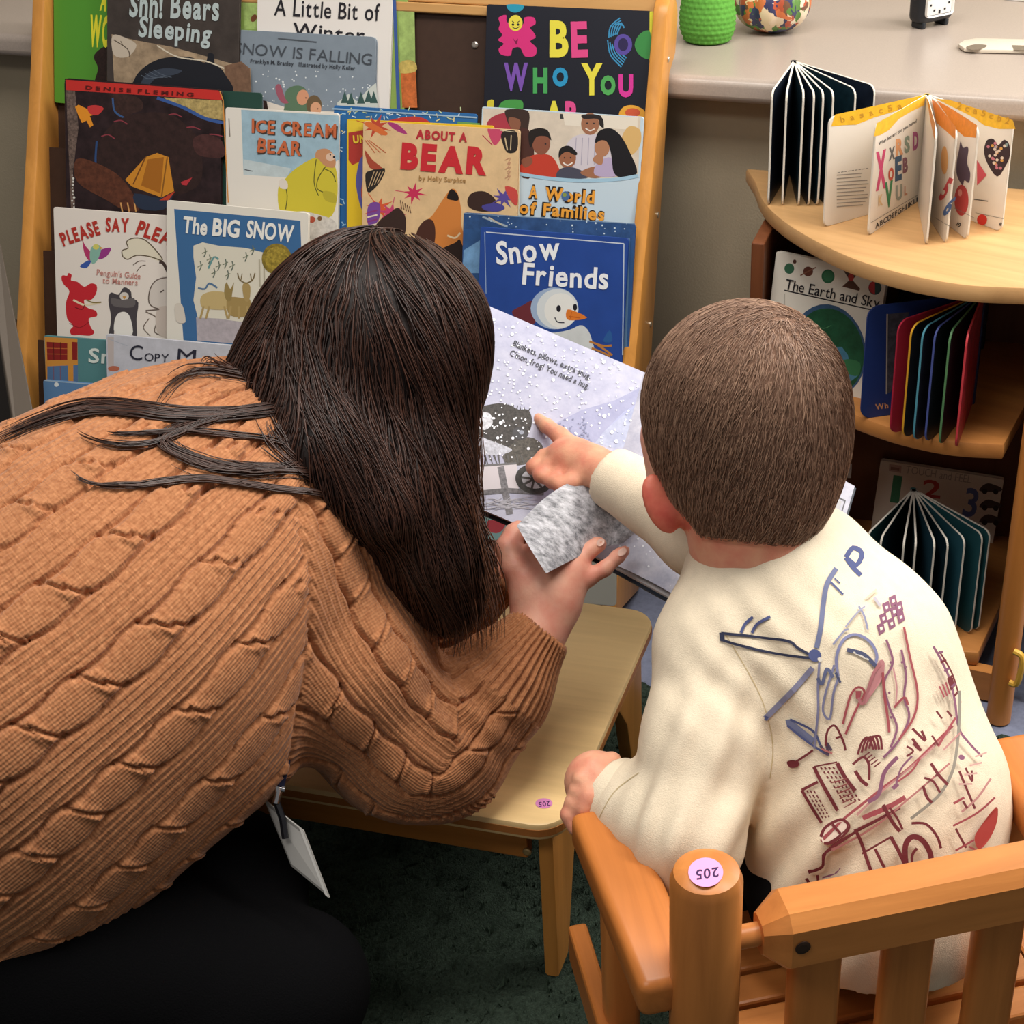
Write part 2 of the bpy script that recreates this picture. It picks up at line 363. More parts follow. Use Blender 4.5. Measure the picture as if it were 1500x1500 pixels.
# ---------------------------------------------------------------- the leaning book rack
LAM = math.radians(17)
RU = V3(0, math.sin(LAM), math.cos(LAM)); RN = V3(0, -math.cos(LAM), math.sin(LAM)); RX = V3(1, 0, 0)
RO = onz(918, 885, 0)
def rk(x, s, d): return V3(x, RO[1], 0)+RU*s+RN*d
xr = RO[0]; xl = onpl(56, 300, RO+RN*.03, RN)[0]+.012
t = thing('book_rack', 'leaning wooden book rack with stepped tiers of picture books', 'book rack', (xr/2+xl/2, RO[1], 0))
oak = wood((218, 152, 74), 2, .14, .35, 7)
for x in (xl, xr):
    prof = [(.015, -.035), (.015, .115), (.30, .105), (.55, .072), (.75, .045), (.86, .035)]+[(.875+.035*math.sin(a), .0+.035*math.cos(a)) for a in np.linspace(0, math.pi, 9)]+[(.83, -.035), (.80, -.006), (.40, -.010)]
    o = MB().prism([rk(x-.011, s, d) for s, d in prof], RX, .022, .004).build('side_panel', oak, t, True)
    if x == xr:
        for s in (.82, .60, .44): MB().lathe(rk(x+.011, s, .013), RX, [(.0045, 0), (.0045, .001), (.003, .002)], 12).build('screw', mat((210, 200, 180), .3, metal=.8), o)
TB = {1: (.010, .62, .90), 2: (.036, .45, .63), 3: (.058, .30, .47), 4: (.078, .15, .33), 5: (.098, .02, .18)}
hard = mat((66, 46, 36), .6, .3, noise=.1, nscale=80)
for k, (d, s0, s1) in TB.items():
    MB().box((rk(xl, (s0+s1)/2, d-.006)+rk(xr, (s0+s1)/2, d-.006))/2, (xr-xl-.022, s1-s0, .004), R=basis(RX, RU, RN)).build('back_panel', hard, t)
    MB().box((rk(xl, s0-.006, d+.004)+rk(xr, s0-.006, d+.004))/2, (xr-xl-.022, .012, .020), R=basis(RX, RU, RN), bev=.002).build('ledge', oak, t)
rl = wood((206, 158, 98), 0, .14, .4, 7)
for s, d, hh, th in ((.895, .004, .030, .014), (.872, .010, .014, .012)):
    MB().box((rk(xl, s, d)+rk(xr, s, d))/2, (xr-xl-.022, hh, th), R=basis(RX, RU, RN), bev=.002).build('top_rail', rl, t)
MB().lathe(onpl(696, 66, RO+RN*.006, RN), RN, [(.005, 0), (.005, .0015), (.003, .0025)], 14).build('screw', mat((190, 180, 170), .3, metal=.8), t)

GB = 'picture books on the wooden rack'
def rrect(o, x, y, w_, h, r, n=4):
    P = []
    for cx, cy, a0 in ((r, r, 180), (w_-r, r, 270), (w_-r, h-r, 0), (r, h-r, 90)):
        for k in range(n+1):
            a = math.radians(a0+90*k/n); P.append(o+x*(cx+r*math.cos(a))+y*(cy+r*math.sin(a)))
    return P
def book(name, label, TL, TR, low, off, cover, th=.006, edge=(240, 232, 220), spine=None, r=.004, rack=True, O=None, N=None, cat='book', group=GB):
    """TL, TR: top corners of the front cover in pixels; low: pixel height where its bottom edge would show; off: plane offset in the rack"""
    if rack: N = RN; O = RO+RN*off
    a, b = onpl(*TL, O, N), onpl(*TR, O, N); x = unit(b-a); W = np.linalg.norm(b-a); y = unit(np.cross(N, x)); y = y if y[2] < 0 else -y
    H = abs(np.dot(onpl(TL[0], low, O, N)-a, y))
    t = thing(name, label, cat, a+x*W/2+y*H-N*th, group)
    m = MB(); ct = .0016
    m.prism(rrect(a-N*ct, x, y, W, H, r), N, ct, .0004, 1); m.prism(rrect(a-N*th, x, y, W, H, r), N, ct, .0004, 1)
    if spine is None: m.prism(rrect(a-N*(th-ct)+y*.001, x, y, .0015, H-.002, .0005), N, th-2*ct)
    m.build('cover', mat(cover, .38, .4) if not isinstance(cover, bpy.types.Material) else cover, t)
    if spine is not None: MB().prism(rrect(a-N*(th-ct)+y*.001, x, y, .0015, H-.002, .0005), N, th-2*ct).build('spine', mat(spine, .4), t)
    MB().prism(rrect(a-N*(th-ct-.0002)+x*.002+y*.003, x, y, W-.005, H-.006, .001), N, th-2*ct-.0004).build('page_block', mat(edge, .8, .1), t)
    return t, Art(plane_surf(O, N))
def done(t, *arts):
    for nm, A in arts: A.build(nm, t)
def S1(): return (0, 0, 3)
INK = '#26242a'
# --- tier one
t, A = book('picture_book', 'green picture book with yellow letters at the top left of the rack', (78, -45), (262, -32), 150, .017, (84, 150, 50), .006)
B = Art(A.surf).crop(0, 0, 3)
B.text('A', (438, 40), (466, 44), 90, '#ece43a', .05); B.text('WO', (392, 198), (482, 202), 125, '#ece43a', .045, jit=.05)
A.crop(0, 0, 3).poly([(415, 360), (430, 300), (412, 250), (440, 215), (480, 205), (560, 240), (560, 400), (420, 400)], mat('#2c1c18', .7, noise=.5, nscale=300), 4)
A.poly([(470, 340), (490, 310), (520, 330), (520, 370), (480, 370)], '#7a5a30', 4)
done(t, ('illustration', A), ('title', B))
t, A = book('picture_book', 'dark brown picture book with grey title and a sleeping black bear', (157, -60), (352, -46), 180, .038, mat((66, 58, 54), .42, noise=.25, nscale=40), .006)
A.crop(0, 0, 3)
A.poly([(490, 150), (600, 178), (750, 205), (880, 240), (1000, 275), (1100, 300), (1105, 420), (505, 420)], mat('#a08a70', .5, noise=.35, nscale=60), 0)
A.poly([(495, 155), (560, 170), (600, 200), (560, 250), (500, 240)], '#c6b8a6', 4)
A.poly([(985, 290), (1060, 270), (1098, 300), (1104, 420), (1000, 420)], mat('#7a5c48', .5, noise=.3, nscale=90))
A.poly([(600, 420), (590, 350), (640, 290), (720, 255), (830, 250), (900, 275), (915, 235), (940, 240), (945, 280), (985, 320), (1000, 420)], '#1e1f26', 5)
A.poly([(610, 400), (640, 330), (720, 300), (800, 310), (760, 330), (690, 340), (640, 390)], '#3a4250', 4)
for q in range(4): A.line([(620+q*18, 330-q*8), (650+q*20, 345-q*6), (700+q*18, 340)], 3, '#56606e', 4)
A.line([(500, 175), (560, 215), (570, 250)], 4, '#5a4c40', 3); A.line([(540, 200), (530, 180)], 3, '#5a4c40'); A.line([(690, 200), (780, 250), (900, 268), (985, 300)], 6, '#d8cdb8', 4)
B = Art(A.surf).crop(0, 0, 3); B.layer = 75
B.text('Shh! Bears', (566, 68), (962, 88), 105, '#b9c6c6', .03, jit=.06, wob=.06); B.text('Sleeping', (606, 158), (924, 188), 82, '#b9c6c6', .03, jit=.06, wob=.06)
done(t, ('illustration', A), ('title', B))
t, A = book('picture_book', 'green and orange picture book mostly hidden behind the white winter book', (348, -34), (597, -22), 190, .015, (150, 178, 92), .005)
A.crop(450, 0, 2.727)
A.poly([(362, 25), (428, 30), (432, 260), (372, 270)], mat('#9fb86a', .5, noise=.3, nscale=70)); A.poly([(372, 270), (432, 258), (440, 430), (380, 430)], mat('#c86a34', .5, noise=.35, nscale=110))
A.poly([(366, 255), (400, 240), (432, 250), (434, 285), (372, 292)], mat('#c8b060', .5, noise=.3, nscale=110), 3)
A.crop(0, 0, 3).poly([(1066, 0), (1160, 0), (1160, 130), (1075, 128)], mat('#a6c070', .5, noise=.3, nscale=90)); A.ell(1115, 80, 12, 18, '#7a4a30', 30)
done(t, ('illustration', A))
t, A = book('picture_book', 'white picture book with a blue right edge about winter', (378, -60), (577, -48), 190, .022, (238, 232, 226), .006, spine=(60, 80, 140))
A.crop(450, 0, 2.727).poly([(340, -30), (353, -30), (372, 435), (358, 435)], '#3e5c9c')
B = Art(A.surf).crop(0, 0, 3); B.layer = 75
B.text('A Little Bit of', (1204, 66), (1668, 92), 74, INK, .01, jit=.04, wob=.03); B.text('Winter', (1284, 158), (1600, 186), 62, INK, .01, jit=.04)
done(t, ('illustration', A), ('title', B))
t, A = book('picture_book', 'grey blue picture book with falling snow and two bundled children', (300, 41), (551, 54), 200, .030, mat((134, 146, 158), .42, noise=.06, nscale=40), .006, r=.008)
A.crop(0, 0, 3)
A.poly([(1156, 440), (1250, 470), (1350, 485), (1500, 492), (1660, 470), (1660, 600), (1160, 600)], '#e6dcd0')
A.poly([(1156, 440), (1172, 445), (1180, 490), (1158, 490)], '#3a2a26'); A.dots([(random.uniform(1110, 1640), random.uniform(310, 480)) for _ in range(70)], 3.2, '#e4e8ea')
A.poly([(1250, 470), (1256, 400), (1300, 376), (1340, 388), (1350, 430), (1345, 500), (1250, 500)], '#5e7a60', 4); A.ell(1330, 428, 26, 34, '#d89a78', 10)
A.poly([(1210, 380), (1232, 372), (1252, 430), (1268, 452), (1240, 452), (1218, 420)], '#a05a6a', 3)
A.ell(1380, 462, 34, 44, '#6e5a40'); A.ell(1388, 478, 24, 30, '#dca480'); A.ell(1396, 478, 3, 3, INK); A.ell(1344, 430, 3, 3, INK)
A.crop(450, 0, 2.727).poly([(120, 410), (165, 375), (200, 405), (240, 360), (275, 330), (282, 420), (280, 460), (120, 440)], '#cfd4cc')
for x, y in ((150, 400), (175, 405), (215, 402), (245, 395), (266, 400)): A.poly([(x, y-36), (x+16, y+12), (x-16, y+12)], '#3c5a54')
B = Art(A.surf).crop(0, 0, 3); B.layer = 75
B.text('SNOW IS FALLING', (1032, 234), (1632, 286), 50, '#4a5058', .0); B.text('Franklyn M. Branley   Illustrated by Holly Keller', (1100, 276), (1560, 308), 18, '#3c4048', .02)
B.line([(1222, 168), (1392, 184)], 4, '#5a6068')
done(t, ('illustration', A), ('title', B))
t, A = book('picture_book', 'black picture book with bright rainbow letters at the top right of the rack', (713, 6), (955, 16), 225, .030, (26, 28, 40), .009, spine=(26, 28, 40))
A.crop(450, 0, 2.727)
A.poly([(1368, 45), (1386, 46), (1382, 466), (1364, 464)], '#d8d23a')
A.poly([(800, 18), (862, 20), (858, 40), (830, 50), (805, 40)], '#2a9ab8', 4)
A.poly([(770, 95), (765, 70), (795, 60), (800, 90), (860, 100), (868, 70), (905, 70), (912, 95), (890, 110), (905, 130), (912, 150), (890, 165), (915, 190), (910, 222), (870, 225), (850, 190), (820, 195), (812, 222), (775, 218), (765, 195), (785, 175), (762, 160), (780, 140), (765, 118)], '#d8307c', 3)
A.ell(832, 92, 28, 32, '#e8d84a'); A.line([(818, 84), (826, 90)], 3, INK); A.line([(840, 90), (848, 84)], 3, INK); A.ell(822, 98, 5, 5, INK); A.ell(842, 98, 5, 5, INK); A.line([(818, 106), (832, 114), (848, 106)], 3, INK, 4)
A.poly([(822, 152), (832, 164), (842, 154), (836, 178)], '#801848', 3)
for q in range(5): A.line([(1205+q*8, 150-q*3), (1212+q*11, 105-q*2), (1250+q*4, 72+q*10)], 5, '#3a90c0', 5); A.line([(1200+q*9, 160+q*8), (1212+q*10, 220-q*2), (1255+q*5, 268-q*9)], 5, '#3a90c0', 5)
A.ell(1262, 178, 36, 42, '#5a4aa0'); A.ell(1262, 178, 20, 26, '#2c2450'); A.poly([(1370, 128), (1330, 135), (1308, 180), (1330, 222), (1370, 230)], '#3c8a46', 4)
A.poly([(770, 440), (775, 410), (810, 398), (860, 405), (850, 450)], '#4a9a4a', 4); A.poly([(720, 405), (745, 400), (740, 440), (722, 440)], '#d8c83a', 3)
A.poly([(1250, 465), (1260, 430), (1300, 420), (1345, 440), (1340, 470)], '#e8a83a', 4); A.ell(1300, 450, 30, 18, '#d05a3a')
B = Art(A.surf).crop(450, 0, 2.727); B.layer = 75
cy = ['#e8dc48', '#e04a8a', '#6a4aa8', '#3a9a58', '#2a94c4', '#e8dc48', '#48a858', '#d8389a', '#e8dc48', '#e05090', '#e8a040']
B.text('BE', (968, 222), (1122, 222), 136, ['#e8dc48', '#e04a8a'], .04, jit=.03, wob=.04)
B.text('W', (786, 358), (882, 358), 104, '#7a52b0', .04); B.text('H', (902, 366), (960, 366), 92, '#48a45a', .05); B.text('O', (980, 340), (1042, 340), 66, '#2a94c4', .06)
B.text('Y', (1094, 374), (1180, 374), 118, '#e8dc48', .04); B.text('O', (1172, 374), (1232, 374), 68, '#52a858', .06); B.text('U', (1244, 382), (1302, 382), 82, '#d8389a', .05)
B.text('AR', (950, 500), (1090, 500), 92, ['#e8dc48', '#e05090'], .05)
done(t, ('illustration', A), ('title', B))
# --- tier two
t, A = book('picture_book', 'red topped picture book with a big dark brown bear cave painting', (94, 114), (324, 131), 370, .063, mat((44, 30, 32), .4, noise=.5, nscale=50), .007, r=.008)
A.crop(0, 0, 3)
A.poly([(288, 350), (960, 398), (972, 420), (974, 440), (290, 396)], '#c8322c')
A.poly([(290, 396), (330, 400), (345, 560), (320, 760), (330, 915), (312, 915)], mat('#6a5850', .5, noise=.7, nscale=200))
A.poly([(720, 428), (974, 442), (985, 530), (900, 515), (820, 470), (740, 445)], mat('#b09a62', .5, noise=.4, nscale=180)); A.line([(690, 430), (800, 470), (900, 520), (985, 540)], 14, '#3a5a9a', 4)
A.poly([(490, 420), (560, 412), (620, 440), (625, 480), (580, 500), (540, 520), (500, 490)], mat('#3a2622', .5, noise=.4, nscale=120), 4); A.line([(495, 430), (505, 490), (550, 520)], 8, '#3a5a8a', 4)
A.poly([(430, 720), (440, 620), (500, 540), (600, 500), (740, 500), (840, 570), (880, 640), (880, 800), (760, 860), (560, 840)], mat('#32201e', .5, noise=.35, nscale=90), 5)
for q, (x0, y0) in enumerate([(445, 600), (500, 535), (740, 505), (820, 560), (860, 605), (920, 590)]): A.line([(x0, y0), (x0+30, y0-8+q*2), (x0+60, y0+10)], 5, '#8a3a44', 4)
A.poly([(850, 610), (910, 590), (975, 620), (980, 690), (870, 680)], mat('#4a2c2a', .5, noise=.35, nscale=90), 4); A.line([(425, 620), (420, 720), (440, 800)], 9, '#2e4a78', 4)
A.poly([(640, 690), (690, 672), (740, 690), (755, 780), (765, 840), (710, 868), (580, 820), (550, 790)], '#d08a2c'); A.line([(640, 690), (585, 810)], 6, '#7a4a1c'); A.line([(735, 690), (710, 865)], 6, '#8a5a20')
A.poly([(650, 700), (720, 690), (705, 850), (620, 815)], '#a86820')
A.poly([(335, 700), (420, 715), (520, 770), (590, 860), (610, 925), (540, 920), (470, 880), (340, 800)], mat('#5a3222', .5, noise=.45, nscale=120), 4)
for x in (530, 560, 590): A.line([(x, 890), (x+8, 930)], 6, '#d8a060')
A.poly([(590, 850), (700, 870), (760, 850), (720, 920), (610, 915)], '#2a3448', 3)
A.poly([(330, 470), (345, 460), (385, 480), (400, 470), (455, 480), (430, 500), (395, 510), (410, 550), (395, 560), (380, 530), (360, 540), (345, 510)], '#e8942a'); A.poly([(385, 470), (420, 462), (455, 475), (430, 505), (395, 500)], '#c83a3a', 3)
A.poly([(795, 800), (845, 780), (820, 815), (800, 812)], '#b8343c'); A.poly([(700, 880), (770, 840), (740, 880)], '#c04028'); A.dots([(322+random.uniform(-5, 5), y) for y in range(770, 915, 14)], 4, '#d8d8d0')
A.crop(0, 0, 3).line([(966, 400), (980, 440), (1003, 890)], 5, '#d8924a')
B = Art(A.surf).crop(0, 0, 3); B.layer = 75
B.text('DENISE FLEMING', (375, 392), (850, 424), 16, '#5a1a18', .03, gap=.35)
done(t, ('illustration', A), ('title', B))
t, A = book('picture_book', 'dark green picture book tucked behind the bear cave book', (200, 126), (383, 136), 330, .053, (40, 72, 62), .004, edge=(230, 226, 214))
done(t)
t, A = book('picture_book', 'white and sky blue picture book with a yellow coated bear', (330, 157), (496, 166), 372, .063, (232, 226, 216), .006)
A.crop(0, 0, 3)
A.poly([(1060, 482), (1488, 508), (1492, 700), (1360, 780), (1070, 768)], mat('#9fbccb', .45, noise=.12, nscale=50)); A.poly([(1070, 700), (1280, 740), (1260, 780), (1070, 768)], mat('#c2cfd2', .45, noise=.1, nscale=60), 0)
A.poly([(1232, 930), (1222, 830), (1250, 790), (1300, 740), (1390, 690), (1450, 700), (1480, 760), (1480, 880), (1440, 960), (1300, 930)], '#d2c23c', 4)
for P in ([(1390, 700), (1380, 800), (1400, 860)], [(1250, 800), (1262, 860), (1255, 920)], [(1440, 720), (1400, 780), (1395, 830), (1440, 850)], [(1420, 740), (1460, 760), (1475, 800)]): A.line(P, 4, '#5a5a28', 4)
A.poly([(1385, 690), (1395, 660), (1440, 655), (1472, 690), (1470, 735), (1430, 730), (1400, 700)], '#c89068', 4); A.ell(1452, 690, 20, 18, '#e0c0a8'); A.ell(1468, 690, 5, 5, INK); A.ell(1452, 680, 3, 4, INK)
A.poly([(1225, 800), (1240, 785), (1262, 800), (1262, 830), (1232, 826)], '#e2d8cc', 3); A.poly([(1420, 840), (1470, 850), (1478, 890), (1430, 880)], '#bcae38', 3)
A.poly([(1300, 930), (1440, 955), (1480, 990), (1460, 1050), (1340, 1040)], mat('#d4cec6', .5, noise=.2, nscale=150), 3); A.ell(1370, 965, 16, 14, '#b0503a'); A.ell(1405, 960, 10, 10, '#7a5a3a')
A.line([(1006, 520), (1010, 600)], 5, '#8a8078'); A.line([(1075, 745), (1110, 752)], 4, '#5a5a60')
B = Art(A.surf).crop(0, 0, 3); B.layer = 75
for dx, dy, c in ((4, 4, '#4a3a30'), (0, 0, '#c86a42')):
    B.text('ICE CREAM', (1106+dx, 580+dy), (1476+dx, 604+dy), 56, c, .03, jit=.1, wob=.08); B.text('BEAR', (1128+dx, 668+dy), (1324+dx, 682+dy), 60, c, .03, jit=.08, wob=.08)
done(t, ('illustration', A), ('title', B))
t, A = book('picture_book', 'blue picture book with confetti border behind the yellow edged book', (489, 154), (699, 167), 372, .053, (44, 104, 164), .004)
A.crop(450, 0, 2.727)
for _ in range(60):
    x, y = random.choice([(random.uniform(112, 160), random.uniform(440, 900)), (random.uniform(150, 660), random.uniform(440, 480))]); a = random.uniform(0, 6.28)
    A.line([(x, y), (x+16*math.cos(a), y+16*math.sin(a))], 4, random.choice(['#d8e4ea', '#c8d8a8', '#e8d890', '#a8d0e8']))
A.poly([(310, 500), (330, 480), (420, 465), (480, 480), (500, 520)], '#b83a34', 3); A.line([(100, 434), (678, 470)], 6, '#9ab8d0'); A.poly([(600, 485), (690, 492), (690, 520), (600, 510)], '#6a9a58')
done(t, ('illustration', A))
t, A = book('picture_book', 'yellow and red edged picture book showing a narrow strip beside the bear face book', (508, 174), (724, 184), 372, .060, (226, 190, 44), .005)
A.crop(450, 0, 2.727)
A.poly([(225, 520), (222, 640), (180, 660), (165, 640), (165, 530)], '#b03a32', 0); A.poly([(160, 480), (225, 485), (225, 515), (162, 530)], '#e6c83e')
A.poly([(215, 630), (200, 680), (195, 740), (215, 830), (240, 850), (240, 640)], '#5a5aa0', 3); A.poly([(235, 690), (215, 760), (225, 820), (245, 830)], '#c05a34', 3)
B = Art(A.surf).crop(450, 0, 2.727); B.layer = 75
B.text('UN', (184, 572), (236, 568), 30, '#e8c83a', .04)
done(t, ('illustration', A), ('title', B))
t, A = book('picture_book', 'tan picture book with red title, autumn leaves and a brown bear face', (532, 177), (761, 190), 405, .069, mat((222, 188, 142), .45, noise=.09, nscale=60), .007)
A.crop(450, 0, 2.727)
def leaf(x, y, s, a, c):
    P = []
    for k in range(16):
        q = math.radians(a+k*22.5); rr = s*(1 if k % 2 == 0 else .42)*(1.25 if k in (0, 4, 12) else 1); P.append((x+rr*math.cos(q), y+rr*math.sin(q)*.8))
    A.poly(P, c); A.line([(x, y), (x-s*1.6*math.cos(math.radians(a)), y-s*1.3*math.sin(math.radians(a)))], 3, c)
leaf(425, 772, 46, 10, '#c83058'); leaf(275, 505, 52, 20, '#c04a34'); A.poly([(320, 490), (360, 496), (400, 535), (360, 525)], '#a83a78', 3); A.poly([(232, 500), (250, 486), (320, 530), (300, 540)], '#d87038', 3)
A.poly([(720, 520), (735, 515), (780, 520), (770, 560), (745, 580)], '#c84a6a', 3); A.line([(700, 540), (740, 580)], 4, '#b03a50'); A.poly([(775, 535), (800, 520), (838, 530), (838, 600), (800, 610), (780, 570)], '#2c2420', 3)
A.line([(790, 550), (800, 600)], 5, '#d0b890'); A.line([(815, 540), (812, 600)], 4, '#d0b890')
A.poly([(232, 700), (250, 682), (310, 672), (295, 720), (262, 760), (240, 765)], '#2c2622', 3)
for q in range(4): A.line([(245+q*12, 750-q*6), (268+q*12, 685)], 3, '#c8a880')
leaf(285, 830, 52, 60, '#d85a34'); leaf(335, 850, 50, 100, '#c84470'); A.poly([(240, 840), (255, 810), (290, 815), (285, 880), (245, 900)], '#7a4a9a', 4)
for q in range(4): A.line([(240, 850+q*18), (280, 840+q*18)], 6, '#e8d8c0' if q % 2 else '#8a3a78')
A.poly([(230, 600), (262, 640), (300, 672), (250, 670)], '#a84a34', 3)
for q in range(3): A.line([(232+q*8, 560), (270+q*22, 610)], 3, '#c86a44', 0)
A.poly([(270, 915), (290, 880), (330, 850), (360, 830), (385, 850), (395, 890), (380, 950), (300, 960)], '#3a2822', 4)
A.poly([(430, 1000), (440, 930), (470, 885), (500, 860), (540, 800), (575, 755), (600, 770), (615, 840), (615, 900), (640, 1010), (560, 1080)], '#d0803c', 4)
A.poly([(430, 990), (440, 920), (470, 880), (500, 880), (512, 920), (505, 980), (470, 1010)], '#4a2a20', 4); A.poly([(558, 790), (575, 755), (600, 775), (604, 800), (580, 800)], '#1e1614', 3)
A.line([(560, 940), (590, 950), (612, 930)], 7, '#e8d0a8', 4); A.poly([(520, 1010), (590, 970), (612, 960), (630, 1050)], '#2a1a16', 3)
A.poly([(640, 800), (660, 770), (710, 765), (750, 795), (755, 835), (700, 845), (650, 830)], '#3a2620', 4)
leaf(785, 790, 44, -30, '#5a4a98'); A.poly([(700, 820), (760, 812), (790, 830), (760, 845), (710, 840)], '#4a4490', 3); A.poly([(790, 745), (838, 760), (838, 820), (812, 800)], '#c84a44', 3)
for q in range(5): A.line([(372+q*9, 800+q*6), (378+q*9, 835+q*4)], 3, '#5a3a2c')
for q in range(5): A.line([(790+(q % 2)*10, 640+q*18), (812, 630+q*18), (800, 655+q*16)], 3, '#c89878', 3)
A.line([(770, 520), (850, 530), (845, 860)], 3, '#e8d8b8')
B = Art(A.surf).crop(450, 0, 2.727); B.layer = 75
B.text('ABOUT A', (434, 552), (638, 566), 34, '#b83038', .05, jit=.04); B.text('BEAR', (372, 668), (716, 694), 96, '#c82c34', .06, jit=.03); B.text('by Holly Surplice', (446, 720), (632, 730), 19, '#a8804c', .02)
done(t, ('illustration', A), ('title', B))
t, A = book('picture_book', 'pale blue picture book with a family photo on the right of the rack', (706, 156), (943, 171), 395, .058, (196, 214, 226), .005)
A.crop(450, 0, 2.727)
A.poly([(702, 432), (1332, 470), (1322, 700), (1240, 712), (1080, 712), (960, 705), (850, 690), (702, 690)], mat('#d8cab8', .45, noise=.08, nscale=60))
A.poly([(1010, 455), (1090, 458), (1086, 480), (1010, 475)], '#3a3a3a'); A.poly([(1020, 452), (1320, 468), (1320, 520), (1030, 500)], '#e6dccc'); A.poly([(1255, 560), (1285, 505), (1330, 520), (1330, 580), (1290, 620)], '#d8b070', 4)
A.poly([(718, 510), (735, 470), (800, 452), (845, 500), (850, 560), (760, 560)], '#a83a48', 4); A.poly([(796, 438), (880, 442), (885, 500), (870, 530), (820, 520), (795, 470)], '#3c2c26', 4); A.poly([(805, 470), (850, 480), (845, 520), (815, 515)], '#8a5a44', 4)
A.poly([(840, 520), (900, 540), (900, 700), (845, 690)], '#4a2c26', 3)
A.poly([(1030, 600), (1060, 550), (1110, 535), (1180, 540), (1215, 580), (1200, 690), (1060, 690)], '#d0c8d0', 4)
for q in range(5): A.line([(1075+q*25, 550), (1068+q*26, 660)], 3, '#a8a0b4')
A.ell(1130, 495, 36, 44, '#a06c50'); A.poly([(1100, 458), (1172, 462), (1185, 510), (1168, 500), (1160, 475), (1105, 475)], '#2a2220', 3); A.line([(1112, 512), (1130, 522), (1148, 514)], 5, '#e8e0d8', 4); A.ell(1118, 492, 4, 3, INK); A.ell(1145, 493, 4, 3, INK)
A.poly([(850, 690), (855, 655), (900, 620), (970, 620), (1005, 670), (1012, 712), (900, 705)], '#c2402e', 4); A.ell(935, 572, 36, 46, '#8a5440'); A.poly([(892, 590), (885, 530), (920, 512), (960, 520), (975, 560), (955, 545), (915, 548)], '#231c1a', 4); A.ell(952, 575, 4, 3, INK)
A.poly([(855, 640), (890, 625), (900, 650), (870, 670)], '#8a5440', 3)
A.ell(1040, 630, 34, 42, '#9c6448'); A.poly([(1005, 630), (1010, 595), (1045, 582), (1078, 610), (1070, 620), (1040, 606), (1018, 615)], '#1e1a1a', 4); A.line([(1022, 650), (1040, 660), (1060, 650)], 5, '#f0e8e0', 4); A.ell(1028, 630, 3, 3, INK); A.ell(1052, 630, 3, 3, INK)
A.poly([(1000, 712), (1010, 675), (1060, 668), (1110, 690), (1115, 712)], '#4a4a5a', 3); A.poly([(1090, 690), (1150, 665), (1200, 690), (1150, 712)], '#a06c50', 4)
A.poly([(1150, 700), (1160, 650), (1215, 630), (1240, 700)], '#b8a8c8', 4); A.ell(1178, 590, 30, 36, '#b07c5c'); A.poly([(1150, 570), (1165, 525), (1210, 512), (1250, 540), (1285, 600), (1318, 690), (1260, 708), (1225, 690), (1215, 620), (1200, 570), (1175, 560)], '#17151a', 4)
A.poly([(1140, 640), (1160, 615), (1182, 625), (1175, 660)], '#b07c5c', 3)
A.line([(850, 695), (960, 712), (1100, 722), (1240, 716), (1322, 702)], 14, '#a2c6dc', 5)
B = Art(A.surf).crop(450, 0, 2.727); B.layer = 75
for d, bo, c in ((0, .11, '#2a1c14'), (0, .035, '#eca23c')):
    B.text('A', (884, 788), (920, 790), 46, c, bo); B.text('World', (948, 796), (1146, 812), 48, c, bo); B.text('of Families', (846, 850), (1186, 880), 46, c, bo)
B.ell(1032, 783, 17, 19, '#4a6a9a'); B.ell(1028, 778, 8, 8, '#8a9a4a')
done(t, ('illustration', A), ('title', B))
# --- tier three
t, A = book('picture_book', 'white picture book with red title, a red animal and a penguin', (78, 303), (262, 317), 540, .090, (236, 226, 216), .005)
A.crop(0, 280, 3)
A.poly([(540, 290), (535, 260), (565, 250), (555, 220), (590, 205), (640, 215), (700, 275), (715, 300), (690, 305), (640, 285), (600, 280), (565, 300)], '#e6ddc6', 4); A.line([(540, 290), (536, 262), (563, 250), (556, 222), (590, 206), (640, 216), (700, 278), (712, 305), (660, 288), (600, 282), (562, 300), (542, 290)], 5, '#6a5c48', 3)
A.line([(700, 310), (720, 320), (745, 370)], 14, '#4a3a34', 3); A.line([(585, 325), (610, 308), (640, 308)], 4, '#6a5c50', 3); A.line([(600, 355), (620, 330), (640, 325)], 4, '#6a5c50', 3)
A.poly([(362, 215), (375, 240), (400, 270), (410, 300), (390, 305), (370, 270)], '#b83a6a', 3); A.poly([(425, 270), (450, 255), (488, 250), (470, 285), (435, 300)], '#9a3a88', 3); A.poly([(400, 250), (425, 235), (445, 250), (430, 300), (408, 320), (395, 295)], '#8ab8a8', 4); A.poly([(350, 330), (385, 305), (400, 310), (380, 338)], '#3a5aa8', 3); A.ell(422, 245, 14, 12, '#d8d06a'); A.poly([(440, 245), (455, 250), (440, 256)], '#e0a03a')
red = '#c82a34'
A.poly([(270, 385), (275, 370), (295, 372), (300, 360), (315, 368), (312, 392), (340, 398), (370, 420), (400, 405), (425, 415), (422, 450), (400, 478), (370, 478), (380, 510), (420, 525), (425, 550), (390, 560), (400, 600), (415, 620), (395, 635), (350, 632), (315, 632), (308, 610), (322, 590), (295, 560), (290, 490), (305, 440), (280, 410)], red, 3)
A.line([(322, 478), (345, 490), (375, 500), (440, 490)], 9, '#e8d8b8', 4); A.line([(380, 478), (410, 490), (445, 488)], 6, '#8a7a4a', 3); A.line([(330, 510), (360, 520), (372, 500)], 4, '#7a1820', 3); A.line([(305, 580), (350, 600), (390, 575)], 3, '#8a1c24', 3)
